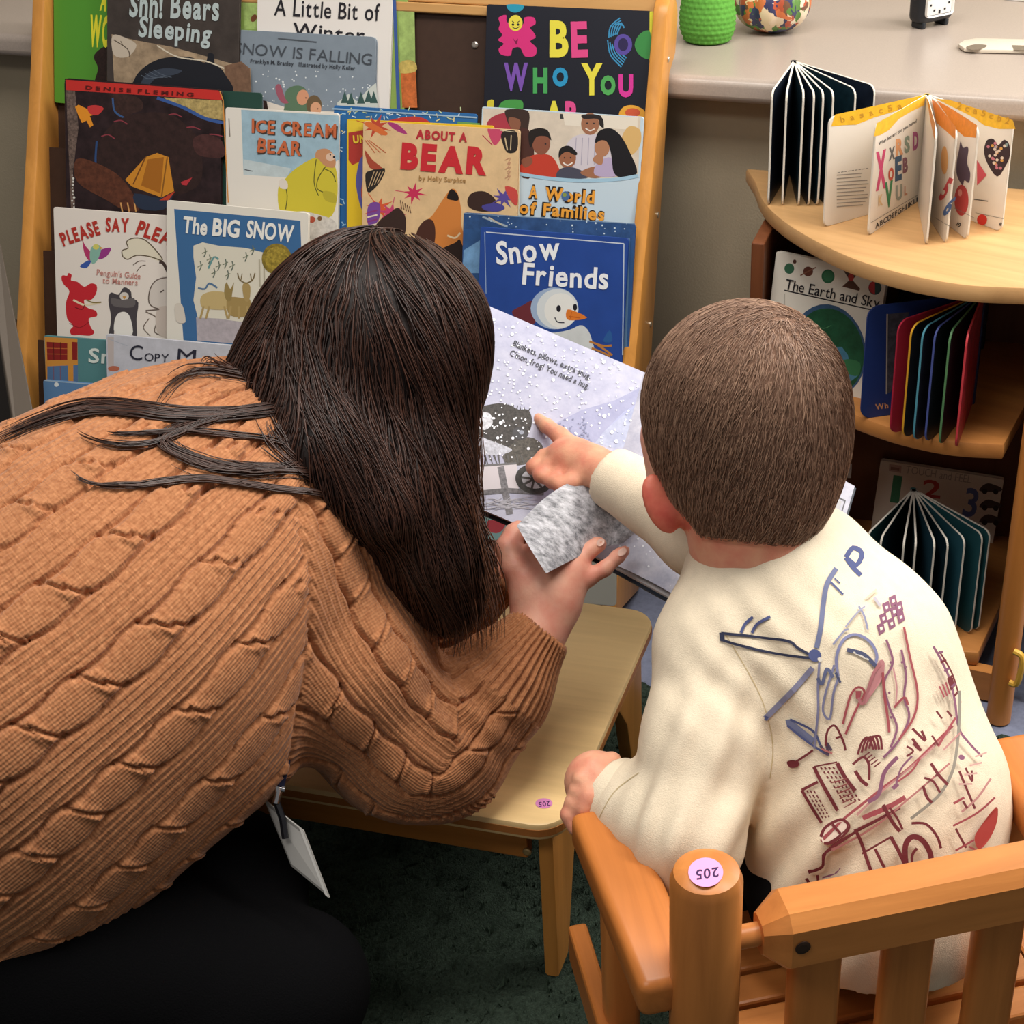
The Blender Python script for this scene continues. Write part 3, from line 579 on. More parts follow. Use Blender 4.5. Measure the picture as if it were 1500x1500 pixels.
A.poly([(478, 630), (488, 560), (476, 480), (488, 445), (520, 455), (545, 422), (575, 440), (580, 470), (608, 490), (600, 560), (602, 640), (582, 632), (570, 560), (540, 545), (505, 560), (500, 632)], '#4a4448', 3); A.poly([(505, 625), (510, 550), (545, 530), (572, 555), (580, 632)], '#f0ebe4', 4); A.ell(546, 462, 20, 18, '#d8d0c8'); A.poly([(538, 462), (556, 462), (546, 476)], '#c8903a'); A.poly([(490, 470), (540, 478), (590, 470), (585, 510), (500, 505)], '#6a6464', 3)
A.poly([(745, 378), (690, 390), (660, 430), (655, 490), (690, 515), (745, 510)], '#d8cfc6', 4); A.line([(745, 378), (690, 390), (660, 430), (655, 490), (690, 515), (745, 510)], 5, '#6a5c54', 4); A.line([(640, 530), (690, 560), (680, 620), (740, 640)], 5, '#7a6c62', 4); A.poly([(690, 520), (745, 515), (750, 640), (690, 620)], '#cdbfb4', 3); A.line([(640, 525), (700, 520)], 5, '#6a5c54'); A.line([(655, 560), (630, 600), (660, 636)], 4, '#7a6c62', 4); A.line([(705, 445), (720, 435)], 5, '#5a4c44')
B = Art(A.surf).crop(0, 280, 3); B.layer = 75
B.text('PLEASE', (278, 240), (442, 186), 60, '#b8362c', .04, jit=.05, wob=.05); B.text('SAY', (464, 176), (566, 178), 56, '#b8362c', .04, jit=.05); B.text('PLEASE', (594, 186), (810, 262), 60, '#b8362c', .04, jit=.05, wob=.05)
B.text("Penguin's Guide", (424, 368), (616, 386), 26, '#c88a80', .01); B.text('to Manners', (450, 404), (604, 414), 26, '#c88a80', .01)
done(t, ('illustration', A), ('title', B))
t, A = book('picture_book', 'blue picture book with white border, two deer and a gold seal', (244, 293), (452, 312), 530, .099, (230, 224, 212), .006)
A.crop(0, 280, 3)
A.poly([(765, 78), (1320, 130), (1330, 420), (1310, 700), (806, 655)], '#3f6c9c')
A.poly([(850, 290), (850, 240), (890, 225), (960, 240), (1080, 250), (1180, 275), (1260, 320), (1290, 420), (1280, 690), (866, 655), (870, 560), (850, 480), (862, 380)], '#e0dac8', 0)
A.poly([(862, 555), (960, 560), (1100, 580), (1290, 600), (1285, 690), (866, 656)], mat('#b4abb0', .5, noise=.15, nscale=120))
for x, y in [(880, 330), (920, 300), (960, 330), (990, 320), (900, 270), (1020, 330), (940, 360), (1000, 370), (1080, 290), (1110, 260)]: A.line([(x, y-22), (x+4, y), (x-4, y+20)], 5, '#6a7468', 3); A.line([(x-12, y+4), (x+12, y-8)], 4, '#7c846c')
for x in (1140, 1160): A.line([(x, 300), (x+2, 420)], 7, '#b8b09c')
A.line([(870, 425), (900, 430), (920, 405), (955, 425)], 8, '#5a7a9c', 3); A.line([(915, 340), (940, 290), (960, 300)], 8, '#6a9a9a', 3)
A.poly([(890, 455), (940, 440), (1000, 450), (1010, 490), (990, 520), (900, 515), (880, 490)], '#c8b07a', 4); A.poly([(1000, 470), (1070, 470), (1100, 480), (1095, 545), (1010, 545)], '#a88e58', 4)
for x0, x1 in ((895, 880), (920, 905), (985, 1000), (1015, 1005), (1050, 1050), (1085, 1090)): A.line([(x0, 505), (x1, 560)], 9, '#b49a64')
A.poly([(985, 440), (995, 400), (1012, 430), (1028, 400), (1020, 450), (1015, 480), (995, 480)], '#9a8450', 3); A.poly([(1065, 420), (1080, 400), (1100, 420), (1095, 480), (1075, 480)], '#b09660', 3)
for sgn in (-1, 1): A.line([(1082, 405), (1082+sgn*28, 390), (1082+sgn*38, 360)], 5, '#7a6844', 3); A.line([(1082+sgn*24, 392), (1082+sgn*18, 362)], 4, '#7a6844')
A.ell(1216, 298, 66, 68, mat('#a08a3a', .35, .5, noise=.5, nscale=140, metal=.3)); A.ell(1216, 298, 52, 54, mat('#b49c40', .35, .5, noise=.55, nscale=200, metal=.3))
A.poly([(768, 500), (800, 498), (815, 560), (808, 580), (775, 570)], '#d8cfc2', 3)
B = Art(A.surf).crop(0, 280, 3); B.layer = 75
B.text('The', (800, 180), (908, 192), 70, '#f0eee8', .03, gap=.05); B.text('BIG', (932, 192), (1050, 202), 72, '#f0eee8', .035, gap=.06); B.text('SNOW', (1080, 200), (1286, 224), 72, '#f0eee8', .03, gap=.04)
done(t, ('illustration', A), ('title', B))
t, A = book('picture_book', 'dark blue picture book behind the smaller snowman book', (679, 311), (931, 329), 540, .090, mat((46, 82, 132), .4, noise=.18, nscale=40), .005)
A.crop(450, 0, 2.727)
A.poly([(625, 850), (1310, 892), (1308, 960), (625, 915)], mat('#2e4f80', .4, noise=.3, nscale=60)); A.poly([(625, 1000), (690, 960), (690, 1091), (620, 1091)], mat('#6f9ac4', .4, noise=.25, nscale=60)); A.line([(700, 866), (800, 905)], 8, '#98a8b4'); A.line([(725, 868), (780, 900)], 4, '#c8b89a')
A.dots([(random.uniform(640, 1300), random.uniform(865, 940)) for _ in range(30)], 3, '#c8d8e4'); A.line([(626, 852), (1310, 894)], 3, '#7a96b4'); A.line([(1284, 950), (1270, 1400)], 12, '#5a7a9c')
done(t, ('illustration', A))
t, A = book('picture_book', 'royal blue picture book with a smiling snowman on the right of the rack', (704, 332), (921, 349), 560, .099, mat((38, 72, 148), .38, noise=.10, nscale=20), .006)
A.line([(712, 340), (914, 357)], 1.6, '#c8d0dc'); A.line([(914, 357), (912, 520)], 1.6, '#b8c4d4'); A.line([(710, 340), (712, 430)], 1.2, '#8aa0c4')
A.crop(600, 400, 3)
A.poly([(450, 170), (500, 140), (540, 125), (560, 200), (530, 230), (480, 210)], '#6a2c34', 4)
A.poly([(540, 240), (620, 262), (700, 250), (760, 230), (800, 290), (800, 420), (540, 420)], mat('#cfd3d4', .5, noise=.06, nscale=60), 4)
A.ell(636, 155, 104, 92, '#9db2d0'); A.ell(650, 158, 92, 88, '#d6dcdf'); A.ell(664, 164, 72, 76, '#e8e8e4')
A.ell(655, 156, 10, 15, '#1c1c26'); A.ell(727, 150, 9, 15, '#1c1c26'); A.line([(638, 195), (650, 215), (680, 218)], 5, '#3a3a48', 4)
A.poly([(688, 172), (705, 160), (780, 196), (715, 208), (690, 200)], '#dc7a2c', 3); A.line([(700, 190), (750, 198)], 4, '#b85a1c'); A.line([(712, 170), (706, 200)], 3, '#b85a1c')
for P in ([(790, 300), (850, 320), (888, 318)], [(820, 312), (870, 345), (890, 362)], [(800, 330), (840, 345), (880, 365)]): A.line(P, 9, '#b87a3c', 3)
A.poly([(850, 300), (880, 250), (890, 300)], '#2a5a98', 3)
B = Art(A.surf).crop(450, 0, 2.727); B.layer = 75
B.text('Snow', (756, 1056), (1010, 1032), 88, '#eef0f4', .025, jit=.05, wob=.06)
B.crop(600, 400, 3).text('Friends', (494, 48), (872, 70), 92, '#eef0f4', .025, jit=.04, wob=.05)
done(t, ('illustration', A), ('title', B))
# --- tier four and five
t, A = book('picture_book', 'teal picture book with a red plaid strip low on the left of the rack', (64, 491), (262, 506), 740, .121, (86, 134, 136), .006)
A.crop(0, 280, 3)
A.poly([(196, 640), (340, 648), (345, 960), (205, 960)], '#d08e3c'); A.poly([(205, 662), (296, 668), (296, 742), (208, 744)], '#8a2420'); A.poly([(316, 662), (340, 664), (340, 742), (318, 742)], '#8a2420'); A.poly([(208, 770), (298, 766), (304, 960), (208, 960)], '#54749c'); A.poly([(322, 764), (342, 764), (344, 960), (324, 960)], '#54749c')
for y in (690, 715): A.line([(206, y), (296, y+2)], 3, '#c06a34')
for x in (235, 265): A.line([(x, 664), (x+2, 742)], 3, '#5a1814'); A.line([(x, 770), (x+2, 900)], 4, '#7a5a70')
B = Art(A.surf).crop(0, 280, 3); B.layer = 75
B.text('Sn', (388, 752), (490, 758), 62, '#dce4dc', .02)
done(t, ('illustration', A), ('title', B))
t, A = book('picture_book', 'pale grey picture book with small dark capitals beside the plaid edged book', (155, 489), (350, 507), 740, .131, mat((196, 196, 204), .45, noise=.10, nscale=60), .006)
A.crop(0, 280, 3)
A.poly([(472, 640), (500, 640), (500, 780), (476, 800)], '#c0b4b0'); A.ell(500, 780, 26, 12, '#b86a50'); A.line([(480, 650), (560, 680)], 3, '#aab0bc')
B = Art(A.surf).crop(0, 280, 3); B.layer = 75
B.text('C', (568, 740), (624, 744), 66, '#2c2c3a', .0); B.text('OPY', (634, 746), (740, 752), 36, '#2c2c3a', .0); B.text('M', (778, 752), (858, 758), 62, '#2c2c3a', .0);
done(t, ('illustration', A), ('title', B))
t, A = book('picture_book', 'blue picture book at the bottom left of the rack above the sweater', (63, 556), (240, 570), 800, .152, (92, 130, 172), .006)
A.crop(0, 280, 3); A.ell(248, 850, 10, 10, '#e0e4e4'); A.line([(196, 832), (700, 872)], 4, '#a8bccc')
done(t, ('illustration', A))
t, A = book('picture_book', 'teal picture book low on the rack behind the reading hands', (600, 700), (800, 714), 862, .150, (126, 160, 160), .006)
A.poly([(610, 780), (700, 760), (720, 850), (620, 880)], mat('#c8c4b8', .5, noise=.25, nscale=90)); A.poly([(715, 762), (740, 766), (732, 780), (716, 778)], '#a8424a', 3)
done(t, ('illustration', A))
t, A = book('picture_book', 'grey picture book at the bottom right of the rack above the table', (806, 780), (903, 787), 880, .150, (150, 148, 140), .006)
done(t)
# dark divider strip at the right end of the rack
# ---------------------------------------------------------------- low table
TZ = .25
t = thing('low_table', 'low maple table with rounded corners under the woman\'s elbow', 'table', (-.62, 1.40, 0))
x0, x1, y0, y1 = -.86, -.392, 1.187, 1.607
X, Y, Z = V3(1, 0, 0), V3(0, 1, 0), V3(0, 0, 1)
maple = wood((238, 204, 146), 0, .10, .36, 7); birch = wood((202, 138, 66), 2, .16, .4, 8); apron = wood((196, 128, 60), 0, .16, .4, 8)
top = MB().prism(rrect(V3(x0, y0, TZ-.022), X, Y, x1-x0, y1-y0, .035, 6), Z, .022, .004).build('tabletop', maple, t, True)
# the ply edge of the top
MB().prism(rrect(V3(x0-.0006, y0-.0006, TZ-.016), X, Y, x1-x0+.0012, y1-y0+.0012, .0356, 6), Z, .009, 0).build('edge_band', wood((176, 112, 56), 0, .2, .4, 8), top)
ai = .030
for yy in (y0+ai, y1-ai-.018): MB().box(((x0+x1)/2, yy+.009, TZ-.022-.0275), (x1-x0-.10, .018, .055), bev=.002).build('apron', apron, t)
for xx in (x0+.036, x1-.036-.018): MB().box((xx+.009, (y0+y1)/2, TZ-.022-.0275), (.018, y1-y0-.12, .055), bev=.002).build('apron', apron, t)
for sx in (0, 1):
    for sy in (0, 1):
        xx = x1-.034 if sx else x0+.006
        ya, yb = (y0+.018, y0+.165) if not sy else (y1-.018, y1-.165); zt = TZ-.022
        prof = [(ya, zt), (yb, zt)]+[(yb+(ya-yb)*q, zt*(1-q)**.75) for q in (.12, .3, .5)]+[(ya+(yb-ya)*.26, .017), (ya+(yb-ya)*.22, .015), (ya, .015)]
        l = MB().prism([(xx, yy, zz) for yy, zz in prof], X, .018, .004).build('leg', birch, t, True)
        if sx and not sy: MB().lathe((xx-.016, y0+ai, TZ-.022-.044), (0, -1, 0), [(.005, 0), (.005, .002), (.003, .003)], 14).build('screw', mat((200, 170, 120), .4, metal=.6), l)
A = Art(lambda x, y, h: onz(x, y, TZ+.0004+h)); A.crop(400, 800, 2.727)
A.ell(1082, 1027, 34, 20, '#d98ac0', 0)
A.text('205', (1106, 1018), (1060, 1023), 19, '#3a1a4a', .02)
A.build('number_sticker', top)

# ---------------------------------------------------------------- round-front corner shelf
SH = [.075, .405, .635]
t = thing('corner_shelf', 'round front wooden shelf unit holding board books at the right', 'shelf', (-.05, 2.0, 0))
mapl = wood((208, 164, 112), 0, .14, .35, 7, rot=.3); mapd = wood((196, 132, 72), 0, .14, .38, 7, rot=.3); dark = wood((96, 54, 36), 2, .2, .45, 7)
def arc_front(z):
    """front outline of a shelf board, from its photographed curve"""
    pts = [(1105, 265), (1118, 295), (1150, 325), (1200, 355), (1250, 378), (1300, 394), (1350, 406), (1420, 417), (1500, 421)]
    return [onz(x, y, .635) for x, y in pts]
fr = arc_front(.635); fr = [p*[1, 1, 0] for p in smoothloop(fr, 5, False)]
outline = [V3(-.405, 2.215, 0)]+fr+[V3(.10, fr[-1][1]+.004, 0), V3(.10, 2.215, 0)]
cen = np.mean(outline, 0)
for i, z in enumerate(SH):
    P = outline if i == 2 else [p+(V3(-.09, 2.2, 0)-p)*(.02 if p[1] < 2.2 else 0)*0+V3(0, .012, 0)*(p[1] < 2.2) for p in outline]
    if i < 2: P = [V3(-.36 if p[0] < -.36 else p[0], p[1]+.02*(p[1] < 2.19), 0) for p in P if p[0] < .072]+[V3(.072, 2.215, 0)]
    if i < 2: P = P[:]
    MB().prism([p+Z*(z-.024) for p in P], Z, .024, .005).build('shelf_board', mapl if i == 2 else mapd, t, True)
pb = onz(1457, 1062, 0)+V3(.004, .012, 0)
MB().lathe(pb, Z, [(.012, 0), (.017, .003), (.017, .610)], 24).build('corner_post', wood((206, 134, 66), 2, .16, .35, 7), t, True)
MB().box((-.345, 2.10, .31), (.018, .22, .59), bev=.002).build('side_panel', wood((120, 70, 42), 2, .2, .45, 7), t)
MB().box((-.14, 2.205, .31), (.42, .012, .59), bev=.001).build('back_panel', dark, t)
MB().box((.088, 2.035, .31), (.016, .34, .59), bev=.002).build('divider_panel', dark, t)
MB().prism([V3(-.30, 2.05, .004), V3(-.19, 1.93, .004), V3(-.06, 1.865, .004), V3(.06, 1.85, .004), V3(.06, 1.87, .004), V3(-.05, 1.885, .004), V3(-.18, 1.95, .004), V3(-.29, 2.06, .004)], Z, .047).build('toe_board', mapd, t)
q = onz(1479, 1000, .08)
MB().tube(smoothloop([q+V3(0, 0, .0), q+V3(.010, -.004, .004), q+V3(.012, -.004, .045), q+V3(0, 0, .052)], 5, False), .0045).build('yellow_clip', mat((226, 176, 70), .4), t, True)

# ---------------------------------------------------------------- board books
def solve_h(g, ypx):
    lo, hi = -1, 2
    for _ in range(50):
        m = (lo+hi)/2; d = V3(g[0], g[1], m)-EYE; y = PY-F*np.dot(d, UP)/np.dot(d, FW)
        lo, hi = (m, hi) if y > ypx else (lo, m)
    return m
BG = 'board books on the corner shelf'
def page_surf(o, x, y, n): return plane_surf(o, n)
def board_book(name, label, z0, H, S, pages, pt=.0028, r=.012, spine=None, Lfix=None, edge=(232, 226, 214)):
    """pages: list of (outer top corner px, left colour, right colour); spine top px S; pages stand open on a shelf at z0"""
    zt = z0+H; s = onz(*S, zt); root = thing(name, label, 'book', (s[0], s[1], z0), BG); out = []
    for i, (P, cl, cr) in enumerate(pages):
        q = onz(*P, zt); d = q-s; L = Lfix or np.linalg.norm(d); x = unit(d); n = np.cross(x, Z); z = -Z
        o = s.copy(); loop = rrect(o-n*pt/2, x, z, L, H, .001)
        # round the two outer corners only
        lp = [o, o+x*(L-r)]+[o+x*(L-r+r*math.sin(a))+z*(r-r*math.cos(a)) for a in np.linspace(.2, math.pi/2, 5)]+[o+x*(L-r+r*math.cos(a))+z*(H-r+r*math.sin(a)) for a in np.linspace(0, math.pi/2, 6)]+[o+z*H]
        pg = MB().prism([p-n*pt/2 for p in lp], n, pt, .0004, 1).build('page', mat(edge, .55, .2), root)
        ins = lambda p: p
        for sg, c in ((1, cl), (-1, cr)):
            if c is None: continue
            cc = o+x*L/2+z*H/2
            lp2 = [cc+(p-cc)*.992+n*sg*(pt/2+.0002) for p in lp]
            mesh('page_print', lp2, [list(range(len(lp2)))], mat(c, .4, .35) if not isinstance(c, bpy.types.Material) else c, pg)
        out.append((pg, o, x, z, n, L, pt))
    m = MB()
    if spine is not None:
        m.tube([s-Z*H, s], .0045, 8); m.build('spine', mat(spine, .45), root)
    return root, out
def pg_art(pg, side):
    o_, o, x, z, n, L, pt = pg; nn = n*side
    return Art(plane_surf(o+nn*(pt/2+.0004), nn))
def pg_uv(pg, side):
    """artwork in page coordinates: u 0..100 away from the spine, v 0..100 down"""
    o_, o, x, z, n, L, pt = pg; nn = n*side
    return lambda u, v, h, H=None: o+x*(L*u/100)+z*(v/100*.15)+nn*(pt/2+.0004+h)
nv = mat((26, 34, 48), .4, noise=.3, nscale=60); nv2 = mat((20, 44, 54), .4, noise=.4, nscale=60)
r_, pg = board_book('board_book', 'dark navy board book standing fanned open on the shelf top', SH[2], .158, (1163, 89),
    [((1124, 143), nv, nv), ((1150, 145), nv, nv), ((1179, 140), nv2, nv), ((1197, 141), nv, nv2), ((1214, 142), nv2, nv2), ((1234, 143), nv2, nv), ((1263, 134), nv2, nv), ((1302, 131), nv, mat((52, 34, 44), .4, noise=.4, nscale=50))], spine=(36, 38, 50), Lfix=.165)
cream = (234, 226, 214)
r_, pg = board_book('board_book', 'cream alphabet board book with yellow bands standing open on the shelf top', SH[2], .147, (1358, 138),
    [((1214, 172), cream, cream), ((1282, 183), cream, cream), ((1372, 195), cream, cream), ((1402, 193), cream, cream), ((1434, 188), cream, cream), ((1486, 178), cream, cream)], spine=(226, 190, 70), r=.010)
def side_of(p):
    """which face of the page the camera sees"""
    o_, o, x, z, n, L, pt = p; return 1 if np.dot(n, EYE-(o+x*L/2)) > 0 else -1
YB = mat((240, 186, 46), .45, noise=.12, nscale=120); OB = mat((226, 140, 44), .45, noise=.12, nscale=120)
def band(A, P, c): A.poly(P, c)
C3 = (950, 0, 2.727)
A0 = pg_art(pg[0], side_of(pg[0])).crop(*C3); A0.poly([(730, 505), (745, 458), (1105, 378), (1100, 400), (980, 446), (900, 470), (830, 498), (780, 500)], YB)
for k in range(9): A0.line([(755+k*14, 690+k*(-2)), (765+k*14, 688-k*2)], 3, '#8a8680')
for k in range(10):
    A0.line([(752, 700+k*14), (752+random.uniform(95, 130), 692+k*14)], 4, '#a09a92')
for k in range(7): A0.text(random.choice('aec2b3s5'), (770+k*38, 490-k*9), (786+k*38, 486-k*9), 24, '#c8922c', .02)
A0.build('page_art', pg[0][0])
A1 = pg_art(pg[1], side_of(pg[1])).crop(*C3); A1.poly([(900, 545), (912, 492), (1106, 382), (1102, 420), (1050, 445), (1000, 475), (960, 520), (925, 540)], YB)
A1.text('What letters can you name?', (920, 582), (1072, 488), 14, INK, .02, vert=True)
for ch, x0_, y0_, x1_, cap, col in [('X', 908, 755, 950, 140, '#d04a78'), ('X', 960, 640, 985, 46, '#6a6a6a'), ('R', 988, 622, 1018, 62, '#e0a070'), ('S', 1022, 610, 1044, 60, '#8a9a8a'), ('D', 1056, 598, 1078, 66, '#b05a8a'), ('O', 958, 722, 980, 46, '#c8503a'), ('E', 985, 720, 1012, 88, '#3a5a7a'), ('B', 1016, 690, 1036, 56, '#8a5a6a'), ('K', 918, 822, 936, 40, '#e0c090'), ('V', 944, 826, 976, 92, '#3a8a5a'), ('U', 988, 800, 1014, 56, '#a0a8a0'), ('L', 1022, 780, 1034, 34, '#d09a80')]:
    A1.text(ch, (x0_, y0_), (x1_, y0_-(x1_-x0_)*.35), cap, col, .05, vert=True)
A1.text('ABCDEFGHIJKLM', (906, 914), (1086, 800), 20, INK, .02, vert=True); A1.line([(888, 890), (1090, 770)], 2, '#8a8680')
A1.build('page_art', pg[1][0])
for i, (c, P) in {2: (OB, [(1112, 392), (1118, 400), (1146, 500), (1142, 560), (1125, 480)]), 3: (OB, [(1130, 395), (1150, 410), (1228, 508), (1224, 556), (1190, 525), (1150, 490)]), 4: (OB, [(1150, 400), (1220, 440), (1312, 500), (1308, 550), (1260, 545), (1232, 520)]), 5: (YB, [(1150, 395), (1200, 398), (1455, 480), (1466, 515), (1400, 515), (1340, 500), (1300, 470)])}.items():
    A = pg_art(pg[i], side_of(pg[i])).crop(*C3); A.poly(P, c)
    if i == 3: A.ell(1182, 640, 14, 56, '#e8b070', 0); A.text('5', (1158, 790), (1178, 800), 90, '#c84a50', .04); A.text('6', (1172, 850), (1192, 862), 80, '#4a6aa0', .04); A.line([(1145, 870), (1205, 905)], 2, '#8a8680')
    if i == 4:
        A.poly([(1232, 640), (1240, 600), (1246, 565), (1256, 590), (1272, 585), (1278, 600), (1272, 650), (1285, 690), (1280, 730), (1262, 720), (1255, 740), (1240, 720), (1230, 690)], '#5a4a5a', 3); A.ell(1250, 800, 28, 62, '#c04a4a'); A.ell(1244, 770, 8, 14, '#e09a90'); A.line([(1220, 830), (1300, 870)], 2, '#8a8680'); A.text('10', (1228, 900), (1242, 908), 16, INK, .03)
    if i == 5:
        A.poly([(1392, 706), (1352, 650), (1340, 600), (1352, 560), (1378, 555), (1396, 580), (1420, 558), (1440, 575), (1444, 620), (1425, 665)], '#3a2a30', 3)
        for _ in range(34):
            x, y = random.uniform(1352, 1436), random.uniform(570, 680)
            if abs(x-1393) < 46*(1-(max(0, y-610)/95)): A.ell(x, y, 6, 6, random.choice(['#c87a8a', '#e0d0c0', '#b0a0b0', '#d8a050', '#8aa0a0']))
        A.poly([(1312, 640), (1350, 700), (1312, 740)], '#d85a68'); A.line([(1300, 796), (1356, 804)], 4, '#6a6460'); A.ell(1332, 878, 20, 22, '#d83a34'); A.line([(1306, 850), (1418, 874)], 2, '#8a8680'); A.text('8', (1400, 900), (1410, 902), 12, INK, .03)
        for k in range(7): A.text(random.choice('aec2b3s5'), (1230+k*32, 432+k*10), (1246+k*32, 437+k*10), 26, '#d09a2c', .02)
    A.build('page_art', pg[i][0])
# middle shelf
blk = mat((28, 28, 36), .4, noise=.5, nscale=70)
r_, pg = board_book('board_book', 'rainbow edged board book with blue cover fanned open on the middle shelf', SH[1], .162, (1441, 428),
    [((1271, 449), (32, 52, 110), (34, 58, 122)), ((1316, 470), (150, 30, 52), (160, 36, 60)), ((1335, 476), (222, 160, 44), blk), ((1352, 480), (70, 140, 166), blk), ((1370, 482), (52, 70, 140), blk), ((1392, 486), (40, 96, 74), blk), ((1417, 490), (190, 44, 58), mat((176, 40, 54), .4, noise=.5, nscale=80))], spine=(30, 40, 80), r=.016)
cols = [(34, 58, 122), (172, 36, 62), (228, 168, 48), (86, 156, 178), (78, 92, 160), (92, 140, 96), (206, 66, 76)]
for p, c in zip(pg, cols): p[0].data.materials[0] = mat(c, .45, .3)
A = pg_art(pg[0], side_of(pg[0])).crop(1050, 340, 3.333); A.poly([(835, 400), (940, 390), (850, 780), (828, 790)], mat('#4a4a54', .4, noise=.5, nscale=90)); A.line([(832, 400), (828, 790)], 6, '#b8b0a0'); A.text('Wh', (776, 866), (838, 858), 26, '#d8a070', .03); A.build('page_art', pg[0][0])
# The Earth and Sky leans against the back on the middle shelf
bl, br2 = onz(1138, 556, SH[1]), onz(1300, 592, SH[1])
x = unit((br2-bl)*[1, 1, 0]); nrm = unit(np.cross(x, Z)); nrm = nrm if np.dot(nrm, EYE-bl) > 0 else -nrm
N2 = unit(nrm*math.cos(.16)+Z*math.sin(.16)); O2 = bl+Z*.002
t, A = book('picture_book', 'white space picture book with a green and blue globe on the middle shelf', (1137, 368), (1300, 401), 555, 0, (232, 226, 214), .010, rack=False, O=O2, N=N2, r=.004, group=BG)
A.crop(1050, 340, 3.333)
A.ell(354, 178, 24, 26, '#3a6a50'); A.ell(380, 144, 9, 10, '#5a3a30'); A.ell(446, 192, 24, 24, '#6a3a2c'); A.line([(408, 212), (484, 172)], 6, '#8a5a44'); A.ell(543, 216, 32, 34, '#2c6a48'); A.ell(545, 214, 24, 26, '#3a7a54')
A.poly([(612, 178), (700, 196), (668, 226), (640, 222)], '#4a3a34', 0); A.poly([(656, 226), (700, 276), (696, 288), (612, 266)], '#5a3a2c', 0); A.ell(655, 220, 14, 20, '#b83a34'); A.ell(772, 272, 32, 34, '#26484a'); A.poly([(772, 238), (772, 306), (748, 292), (740, 268), (750, 246)], '#c0343c', 0)
A.line([(330, 284), (830, 396)], 6, INK)
A.ell(545, 580, 182, 230, mat('#3d5c80', .4, noise=.2, nscale=60), -10); A.ell(548, 584, 170, 214, mat('#22583c', .4, noise=.35, nscale=60), -10)
A.poly([(470, 600), (500, 560), (530, 570), (545, 515), (570, 560), (610, 560), (640, 600), (650, 660), (690, 700), (640, 740), (560, 760), (480, 700)], mat('#4f86a4', .4, noise=.25, nscale=60))
A.poly([(600, 640), (640, 620), (700, 640), (690, 700), (640, 690)], '#3a7a50', 3); A.line([(480, 450), (520, 470), (560, 455)], 3, '#5a9a6a', 3); A.line([(332, 300), (330, 640)], 3, '#b8b0a4')
B = Art(A.surf).crop(1050, 340, 3.333); B.layer = 75
B.text('The Earth and Sky', (330, 278), (790, 372), 52, INK, .005, gap=.05)
done(t, ('illustration', A), ('title', B))
MB().box((-.10, 2.176, SH[1]+.085), (.13, .018, .17), R=rot(-.05), bev=.002).build('x', mat((34, 40, 56), .5), None)
o = bpy.data.objects['x']; o.name = 'dark_book'; tag(o, 'dark blue closed book standing behind the white space book', 'book', BG)
q0 = onz(1493, 560, SH[1]+.0)
# lower shelf
r_, pg = board_book('board_book', 'dark teal board book fanned open on the lowest shelf', SH[0], .168, (1338, 716),
    [((1262, 790), (44, 96, 100), (40, 88, 92)), ((1284, 797), (34, 52, 60), nv2), ((1323, 800), (30, 44, 54), nv2), ((1342, 798), nv2, (28, 48, 60)), ((1372, 800), (40, 74, 90), nv2), ((1394, 800), nv2, (40, 80, 96)), ((1422, 797), (46, 92, 106), mat((44, 92, 108), .4, noise=.5, nscale=50)), ((1452, 790), (44, 92, 100), mat((40, 84, 94), .4, noise=.4, nscale=50)), ((1466, 786), (44, 92, 100), (38, 84, 92))], spine=(60, 100, 100), Lfix=.15)
bl = onz(1290, 880, SH[0]); O2 = V3(0, 2.165, 0); N2 = unit(V3(0, -math.cos(.1), math.sin(.1)))
t, A = book('picture_book', 'pale number book with a large 1, 2 and 3 behind the teal board book', (1290, 674), (1471, 702), 890, 0, (214, 200, 186), .010, rack=False, O=O2, N=N2, group=BG)
A.crop(1050, 340, 3.333)
A.poly([(842, 1132), (902, 1140), (900, 1176), (840, 1166)], '#b89a90'); A.poly([(850, 1145), (892, 1152), (890, 1166), (848, 1160)], '#8a6a64')
A.text('TOUCH and FEEL', (920, 1176), (1240, 1226), 38, '#a0968e', .0)
A.text('1', (846, 1310), (890, 1316), 120, '#3a7a5a', .05); A.text('2', (1000, 1290), (1090, 1300), 84, '#b8443c', .02); A.crop(1050, 700, 3.333).text('3', (1196, 180), (1262, 192), 135, '#5a6aa0', .02)
for y in (44, 124, 196):
    A.poly([(1284, y+10), (1300, y-8), (1325, y-18), (1355, y-10), (1388, y+4), (1384, y+22), (1290, y+22)], '#4a3c3a', 2); A.ell(1308, y+22, 13, 13, '#2c2422'); A.ell(1362, y+24, 13, 13, '#2c2422')
done(t, ('illustration', A))
t, A = book('picture_book', 'book with an orange striped cover half hidden on the lowest shelf left', (1200, 640), (1250, 652), 800, 0, (206, 190, 170), .012, rack=False, O=V3(0, 2.06, 0), N=unit(V3(.05, -1, .12)), group=BG)
A.crop(1050, 340, 3.333); A.poly([(560, 1075), (662, 1072), (660, 1110), (570, 1120)], mat('#b07a3c', .5, noise=.4, nscale=120)); A.poly([(600, 1130), (660, 1130), (655, 1200), (590, 1200)], mat('#8a7a70', .5, noise=.4, nscale=120)); done(t, ('illustration', A))

